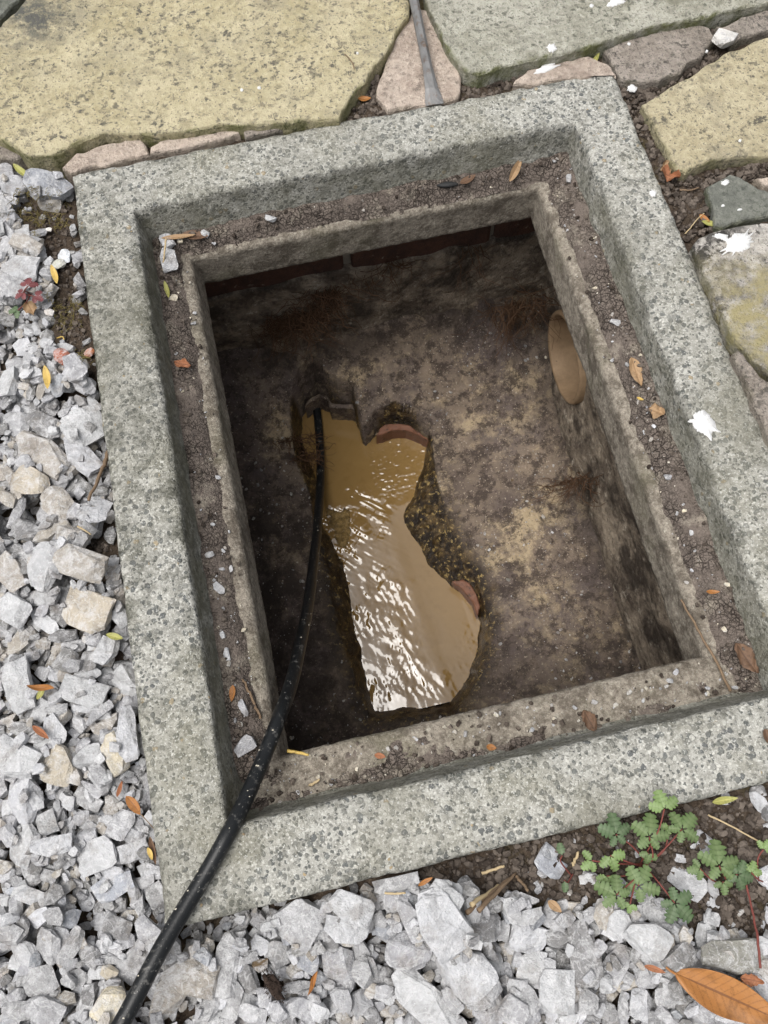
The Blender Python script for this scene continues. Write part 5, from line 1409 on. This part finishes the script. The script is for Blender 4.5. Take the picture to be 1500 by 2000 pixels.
FL('fallen_leaf', 'orange leaf on the soil in the joint left of the chisel', 'leaf', (0.0293, 0.4529, 0.0167, -0.2452), .5, 'orange', .003, seed=35)
FL('fallen_leaf', 'brown leaf among straw on the soil strip', 'leaf', (-0.0028, -0.4774, 0.0144, -0.9005), .5, 'tan', .002, seed=36)
FL('fallen_leaf', 'thin orange leaf beneath the frame edge above the gravel', 'leaf', (-0.1091, -0.4291, 0.0136, 0.2625), .25, 'orange', .003, seed=37)
FL('fallen_leaf', 'yellow blade tip on the right ledge', 'leaf', (0.2456, -0.0051, 0.008, -0.6343), .4, 'yellow', .002, seed=38)
FL('fallen_leaf', 'brown bud against the frame at the right picture edge', 'leaf', (0.2273, -0.383, 0.015, -1.5766), .6, 'brown', .001, .9, .2, seed=39)

# ------------------------------------------------------------------ twigs and straws
def twig(name, label, cat, pts, r0, r1, mat, lift=.002, jit=.0008, seed=0, group=None):
    r = random.Random(seed)
    P = []
    for k, (x, y, dz) in enumerate(pts): P.append((x, y, surf_z(x, y, .003) + lift + dz))
    # keep it a stick: straighten the heights
    z0, z1 = P[0][2], P[-1][2]
    n = len(P)
    P = [(p[0], p[1], max(.35*p[2] + .65*(z0 + (z1-z0)*i/(n-1)), z0 + (z1-z0)*i/(n-1))) for i, p in enumerate(P)]
    Q = smooth_path(P, 5)
    Q = [q + Vector((r.uniform(-jit, jit), r.uniform(-jit, jit), r.uniform(-jit, jit))) for q in Q]
    m = len(Q)
    v, f = tube(Q, [r0 + (r1-r0)*i/(m-1) * 1.0 + r.uniform(-.1, .1)*r0 for i in range(m)], 7)
    return tag(mesh_obj(name, v, f, mat, None, True), label, cat, group)
twig('twig', 'brown stick on the gravel against the left side of the frame', 'twig', [(-0.3436, 0.0722, 0.004), (-0.349, 0.0479, 0.004), (-0.3552, 0.0229, 0.003), (-0.3638, -0.0045, 0.002)], .0026, .0016, MTWIG, .004, seed=1)
twig('straw', 'pale straw standing in the upper left recess corner', 'straw', [(-0.245, 0.3231, 0.02), (-0.2519, 0.3066, 0.01), (-0.2578, 0.2926, 0.0)], .0012, .0008, MSTRAW, .002, .0003, seed=2)
twig('twig', 'long thin twig on the right ledge running into the corner', 'twig', [(0.2166, -0.2333, 0.0), (0.222, -0.2662, 0.001), (0.2277, -0.2983, 0.002), (0.2324, -0.3339, 0.001)], .0011, .0015, MTWIG, .003, seed=3)
twig('twig', 'short twig on the left ledge beside the orange seed leaf', 'twig', [(-0.245, -0.2116, 0.0), (-0.241, -0.2276, 0.001), (-0.2377, -0.2431, 0.001), (-0.2348, -0.2544, 0.0)], .0013, .0016, MTWIG, .002, seed=4)
twig('straw', 'bright yellow sprig lying beside the hose on the near ledge', 'straw', [(-0.2141, -0.2916, 0.0), (-0.203, -0.2956, 0.001), (-0.1942, -0.3, 0.001)], .0018, .0012, ML['yellow'], .003, .0003, seed=5)
twig('straw', 'pale grass straw on the soil right of the herb leaves', 'straw', [(0.1557, -0.436, 0.0), (0.1691, -0.4469, 0.002), (0.1834, -0.4598, 0.002), (0.1945, -0.4702, 0.0)], .0009, .0007, MSTRAW, .006, .0002, seed=6)
twig('twig', 'thin red upright stem above the mossy stone', 'twig', [(0.1663, -0.4934, 0.004), (0.1605, -0.5169, 0.004), (0.1539, -0.5355, 0.006), (0.1463, -0.556, 0.004)], .0009, .0011, MSTEM, .006, .0004, seed=7)
twig('straw', 'straw lying on the gravel below the frame', 'straw', [(-0.1455, -0.4333, 0.0), (-0.1368, -0.4356, 0.001), (-0.1278, -0.4368, 0.0)], .0011, .0008, MSTRAW, .004, .0002, seed=8)
twig('straw', 'yellow curled straw on the soil left of the frame', 'straw', [(-0.3808, 0.2044, 0.0), (-0.3734, 0.2014, 0.002), (-0.3707, 0.1952, 0.0)], .0008, .0006, ML['yellow'], .003, .0002, seed=9)
twig('straw', 'short yellow straw on the gravel beside a soil gap', 'straw', [(-0.3716, -0.0374, 0.0), (-0.3655, -0.0426, 0.001), (-0.3606, -0.0473, 0.0)], .0009, .0007, MSTRAW, .005, .0002, seed=10)
twig('straw', 'brown straw upright beside the lower left frame edge', 'straw', [(-0.3422, -0.1741, 0.0), (-0.3419, -0.1846, 0.002), (-0.343, -0.1966, 0.0)], .0016, .0012, MSTRAW, .006, .0003, seed=11)
twig('twig', 'dark twig on the soil beside the dark grey stone', 'twig', [(0.3609, 0.2273, 0.0), (0.3719, 0.2237, 0.001), (0.3839, 0.2247, 0.0)], .0011, .0009, MTWIG, .004, .0003, seed=12)
twig('straw', 'pale stalk crossing the joint right of the frame', 'straw', [(0.3457, 0.167, 0.0), (0.3535, 0.172, 0.004), (0.3658, 0.1822, 0.004), (0.3771, 0.1887, 0.0)], .0007, .0006, MSTRAW, .004, .0002, seed=13)
twig('twig', 'thin curved twig on the large buff slab', 'twig', [(0.0179, 0.5111, 0.0), (0.0215, 0.5029, 0.001), (0.0242, 0.4936, 0.001), (0.0241, 0.4844, 0.0)], .0009, .0006, MTWIG, .0008, .0001, seed=14)
twig('straw', 'tan straw on the near ledge right of the hose', 'straw', [(-0.1988, -0.3286, 0.0), (-0.1936, -0.327, 0.001), (-0.1881, -0.325, 0.0)], .0016, .0012, MSTRAW, .003, .0003, seed=15)
straws = [(905,1772,1000,1712), (915,1758,975,1728), (925,1765,1008,1705), (940,1705,985,1690), (1008,1712,1026,1735), (960,1740,1000,1718), (1060,1680,1068,1655)]
SW = [[(-0.0809, -0.4612), (-0.058, -0.4545), (-0.0322, -0.4466)], [(-0.0748, -0.4558), (-0.06, -0.4532), (-0.0451, -0.4505)], [(-0.0703, -0.4619), (-0.0491, -0.4531), (-0.0277, -0.4441)], [(-0.0583, -0.4381), (-0.0476, -0.437), (-0.0364, -0.4361)], [(-0.0286, -0.4474), (-0.0258, -0.4523), (-0.0234, -0.4589)], [(0.0231, -0.4495), (0.027, -0.446), (0.0326, -0.4403)]]
for k, (pp, lab) in enumerate(zip(SW, ['longest woody straw on the soil strip below the frame', 'short straw beside the longest one on the soil strip', 'outer straw of the small heap on the soil strip', 'straw lying nearest the frame on the soil strip', 'short pale straw end right of the straw heap', 'tan splinter beside the leaning dark leaf sprig'])):
    twig('straw', lab, 'straw', [(p[0], p[1], 0.0) for p in pp], .0022 if k < 3 else .0016, .0012, MSTRAW if k % 2 else MTWIG, .004, .0006, seed=30+k)

# black pellet on the upper ledge, dark seed husk on the gravel
def blob(name, label, cat, d, wr, hr, mat, dz, rough=.1, seed=0):
    x, y, L, a = d
    x, y = onto_ledge(x, y)
    bm = bmesh.new(); bmesh.ops.create_icosphere(bm, subdivisions=3, radius=.5)
    for v in bm.verts:
        k = 1 + rough*float(fbm(v.co.x, v.co.y, v.co.z, 4, 3, seed))
        v.co = Vector((v.co.x*L*k, v.co.y*L*wr*k*(1 - .5*abs(v.co.x)), v.co.z*L*hr*k))
    o = bm_obj(name, bm, mat, None, True)
    o.location = (x, y, surf_z(x, y) + L*hr*.45 + dz); o.rotation_euler = (0, 0, a)
    return tag(o, label, cat)
MBLACK = mat_plain('black_pellet', (.012, .013, .014), (.03, .03, .03), .6, 150, .3)
blob('pellet', 'black oblong pellet on the upper ledge', 'pellet', (0.1078, 0.348, 0.0259, -0.1558), .32, .25, MBLACK, 0, .2, 3)
MHUSK = mat_plain('dark_husk', (.022, .015, .012), (.06, .04, .03), .9, 200, .9)
husk = blob('seed_husk', 'dark hairy seed husk on the gravel below the frame', 'seed husk', (-0.2566, -0.4856, 0.0215, -1.0928), .5, .4, MHUSK, -.002, .9, 5)
Vv, Fv = [], []
for i in range(90):
    a_ = random.uniform(0, 6.28); b_ = random.uniform(-.2, 1.5)
    d_ = Vector((math.cos(a_)*math.cos(b_), math.sin(a_)*math.cos(b_), math.sin(b_)))
    p_ = Vector((d_.x*.014, d_.y*.007, d_.z*.006)); t_ = (d_ + Vector((random.gauss(0, .5), random.gauss(0, .5), random.gauss(0, .4)))).normalized()
    v, f = tube([p_, p_ + t_*.0015, p_ + t_*random.uniform(.0015, .003) + Vector((0, 0, -.001))], [.0005, .0003, .0002], 3, False)
    b0 = len(Vv); Vv += v; Fv += [tuple(b0+q for q in ff) for ff in f]
tag(mesh_obj('hairs', Vv, Fv, MHUSK, husk), kind='stuff')

# ------------------------------------------------------------------ herb plants at the lower right
def leaflet(L, W, lobes, r):
    """outline of a deeply cut leaflet, base at the origin, pointing to +x"""
    up = [(0, .02*W)]
    n = lobes
    for i in range(n):
        u0 = .12 + .80*i/n; u1 = .12 + .80*(i+.55)/n; u2 = .12 + .80*(i+.98)/n
        env = W/2 * (math.sin(math.pi*min(.97, (u1+.10)*.86)) ** .8)
        up.append((u0*L, env*.30)); up.append(((u0+.04)*L, env*.72*r.uniform(.85, 1.1)))
        up.append(((u1+.01)*L, env*1.0*r.uniform(.9, 1.1))); up.append(((u1+.09)*L, env*.86)); up.append(((u2+.03)*L, env*.50))
    up.append((.93*L, .10*W)); up.append((L, 0))
    return up
def herb_leaf(R, r, mat, parts=3):
    V, F, vein = [], [], []
    dirs = [(0, 1.0), (68, .86), (-68, .86), (138, .62), (-138, .62)][:parts]
    for (dg, sc) in dirs:
        a = math.radians(dg + r.uniform(-9, 9)); L = R*sc*r.uniform(.92, 1.08); W = L*r.uniform(.72, .86)
        up = leaflet(L, W, 4, r)
        m = len(up)
        base = len(V)
        lift = r.uniform(-.10, .18)
        def put(x, y, ve):
            z = .16*abs(y) + lift*x - .55*x*x/max(R, 1e-6)*.5
            ca_, sa_ = math.cos(a), math.sin(a)
            V.append((x*ca_ - y*sa_ + R*.06*ca_, x*sa_ + y*ca_ + R*.06*sa_, z)); vein.append(ve)
        for (x, y) in up: put(x, y, 0)
        for (x, y) in up: put(x, -y*r.uniform(.92, 1.05), 0)
        for (x, y) in up: put(x, 0, .8)
        for i in range(m-1):
            F.append((base+2*m+i, base+2*m+i+1, base+i+1, base+i))
            F.append((base+2*m+i+1, base+2*m+i, base+m+i, base+m+i+1))
    return V, F, vein
def herb(name, label, root, leaves, seed):
    r = random.Random(seed)
    rx, ry = root
    rz = surf_z(rx, ry, .003)
    e = empty(name, (rx, ry, rz))
    tag(e, label, 'plant', 'small herb plants on the soil strip')
    for (d, mt, parts, h) in leaves:
        x, y, L, a = d
        V, F, vein = herb_leaf(L*.54, r, mt, parts)
        z = max(surf_z(x, y, .012), rz) + h
        o = mesh_obj('leaf', V, F, ML[mt], e, False); float_attr(o, 'vein', vein)
        o.location = (x-rx, y-ry, z-rz); o.rotation_euler = (r.uniform(-.18, .18), r.uniform(-.18, .18), a)
        p0 = (r.uniform(-.003, .003), r.uniform(-.003, .003), .001); p2 = (x-rx, y-ry, z-rz-.001)
        p1 = ((p0[0]+p2[0])/2 + r.uniform(-.006, .006), (p0[1]+p2[1])/2 + r.uniform(-.006, .006), max(p2[2]*.75, .004))
        v, f = tube(smooth_path([p0, p1, p2], 6), .0007, 6)
        mesh_obj('stem', v, f, MSTEM, e, True)
    return e
herb('herb_plant', 'largest green herb with deeply cut leaves beside the near frame edge', (0.0856, -0.4629), [
    ((0.0654, -0.432, 0.0325, 1.4426), 'dark', 5, .016), ((0.0924, -0.4398, 0.0367, 1.1513), 'green', 5, .020), ((0.1105, -0.4204, 0.0301, 1.6147), 'lime', 3, .018), ((0.1237, -0.4408, 0.0334, 0.4024), 'green', 5, .016), ((0.1143, -0.4352, 0.0174, -2.0867), 'lime', 3, .012),
    ((0.0555, -0.4477, 0.0268, -1.3063), 'lime', 3, .014), ((0.0386, -0.4482, 0.0208, -2.8898), 'lime', 3, .012), ((0.047, -0.4627, 0.0207, -1.9759), 'lime', 3, .010), ((0.0697, -0.4753, 0.0357, 0.7189), 'green', 5, .016), ((0.0479, -0.477, 0.0331, 2.4123), 'green', 5, .012), ((0.0568, -0.4864, 0.014, -2.0758), 'lime', 3, .012), ((0.0946, -0.4941, 0.0351, -0.9219), 'dark', 5, .016), ((0.0891, -0.4536, 0.0169, -1.9915), 'green', 3, .014)], 11)
herb('herb_plant', 'green herb beside white stones near the right picture edge', (0.1532, -0.4941), [
    ((0.1455, -0.4765, 0.0393, 1.3077), 'green', 5, .016), ((0.1592, -0.4871, 0.0283, -0.3871), 'dark', 5, .013), ((0.145, -0.4902, 0.02, -1.7392), 'green', 3, .012), ((0.1295, -0.4754, 0.0198, 3.0789), 'green', 3, .010)], 12)
herb('herb_plant', 'tiny yellow-green herb sprig at the right picture edge', (0.1812, -0.4961), [
    ((0.1718, -0.4883, 0.0178, 1.0222), 'lime', 3, .010), ((0.1883, -0.4726, 0.0181, 0.6925), 'lime', 3, .012)], 13)
herb('herb_plant', 'dark leaf sprig leaning on the bluish white stone', (0.019, -0.4553), [
    ((0.0137, -0.4383, 0.0188, 1.6579), 'dark', 1, .014), ((0.0112, -0.4588, 0.0187, -1.7718), 'dark', 1, .010)], 14)
herb('seedling', 'tiny red seedling among the gravel left of the frame', (-0.403, 0.2605), [
    ((-0.3988, 0.2617, 0.0221, 1.1754), 'red', 3, .012), ((-0.4041, 0.2532, 0.0194, -2.7406), 'red', 3, .010), ((-0.3938, 0.2507, 0.019, -0.6123), 'red', 3, .010), ((-0.4167, 0.2423, 0.0192, -2.9584), 'dark', 3, .006)], 15)
FL('fallen_leaf', 'pale orange leaf beneath the red seedling', 'leaf', (-0.4036, 0.2425, 0.0197, -1.2244), .7, 'tan', .002, .3, .3, 0, .2, ragged=.4, seed=41)

# thin dry moss and rootlets on the bare soil left of the frame
MMOSS = mat_plain('dry_moss', (.10, .085, .03), (.20, .16, .06), .9, 200, .3)
V, F = [], []
r = random.Random(77)
P = np.array(SOIL_LEFT); a0, b0 = P.min(0), P.max(0); m = 0
while m < 900:
    x, y = r.uniform(a0[0], b0[0]), r.uniform(a0[1], b0[1])
    if not in_poly(np.array([x]), np.array([y]), SOIL_LEFT)[0] or abs(x) < FX + .001: continue
    if float(fbm(x, y, 0, 30, 2, 91)) < -.1: m += 1; continue
    z = surf_z(x, y, .002); a = r.uniform(0, 6.28); L = r.uniform(.003, .010)
    p = [(x, y, z), (x + math.cos(a)*L*.5, y + math.sin(a)*L*.5, z + L*r.uniform(.2, .6)), (x + math.cos(a + r.uniform(-.8, .8))*L, y + math.sin(a)*L, z + L*r.uniform(-.1, .3))]
    v, f = tube(p, [.00035, .0003, .0002], 3, False); b1 = len(V); V += v; F += [tuple(b1+q for q in ff) for ff in f]; m += 1
moss = mesh_obj('dry_moss', V, F, MMOSS)
tag(moss, 'dry brown moss and rootlets on the bare soil left of the frame', 'moss', kind='stuff')
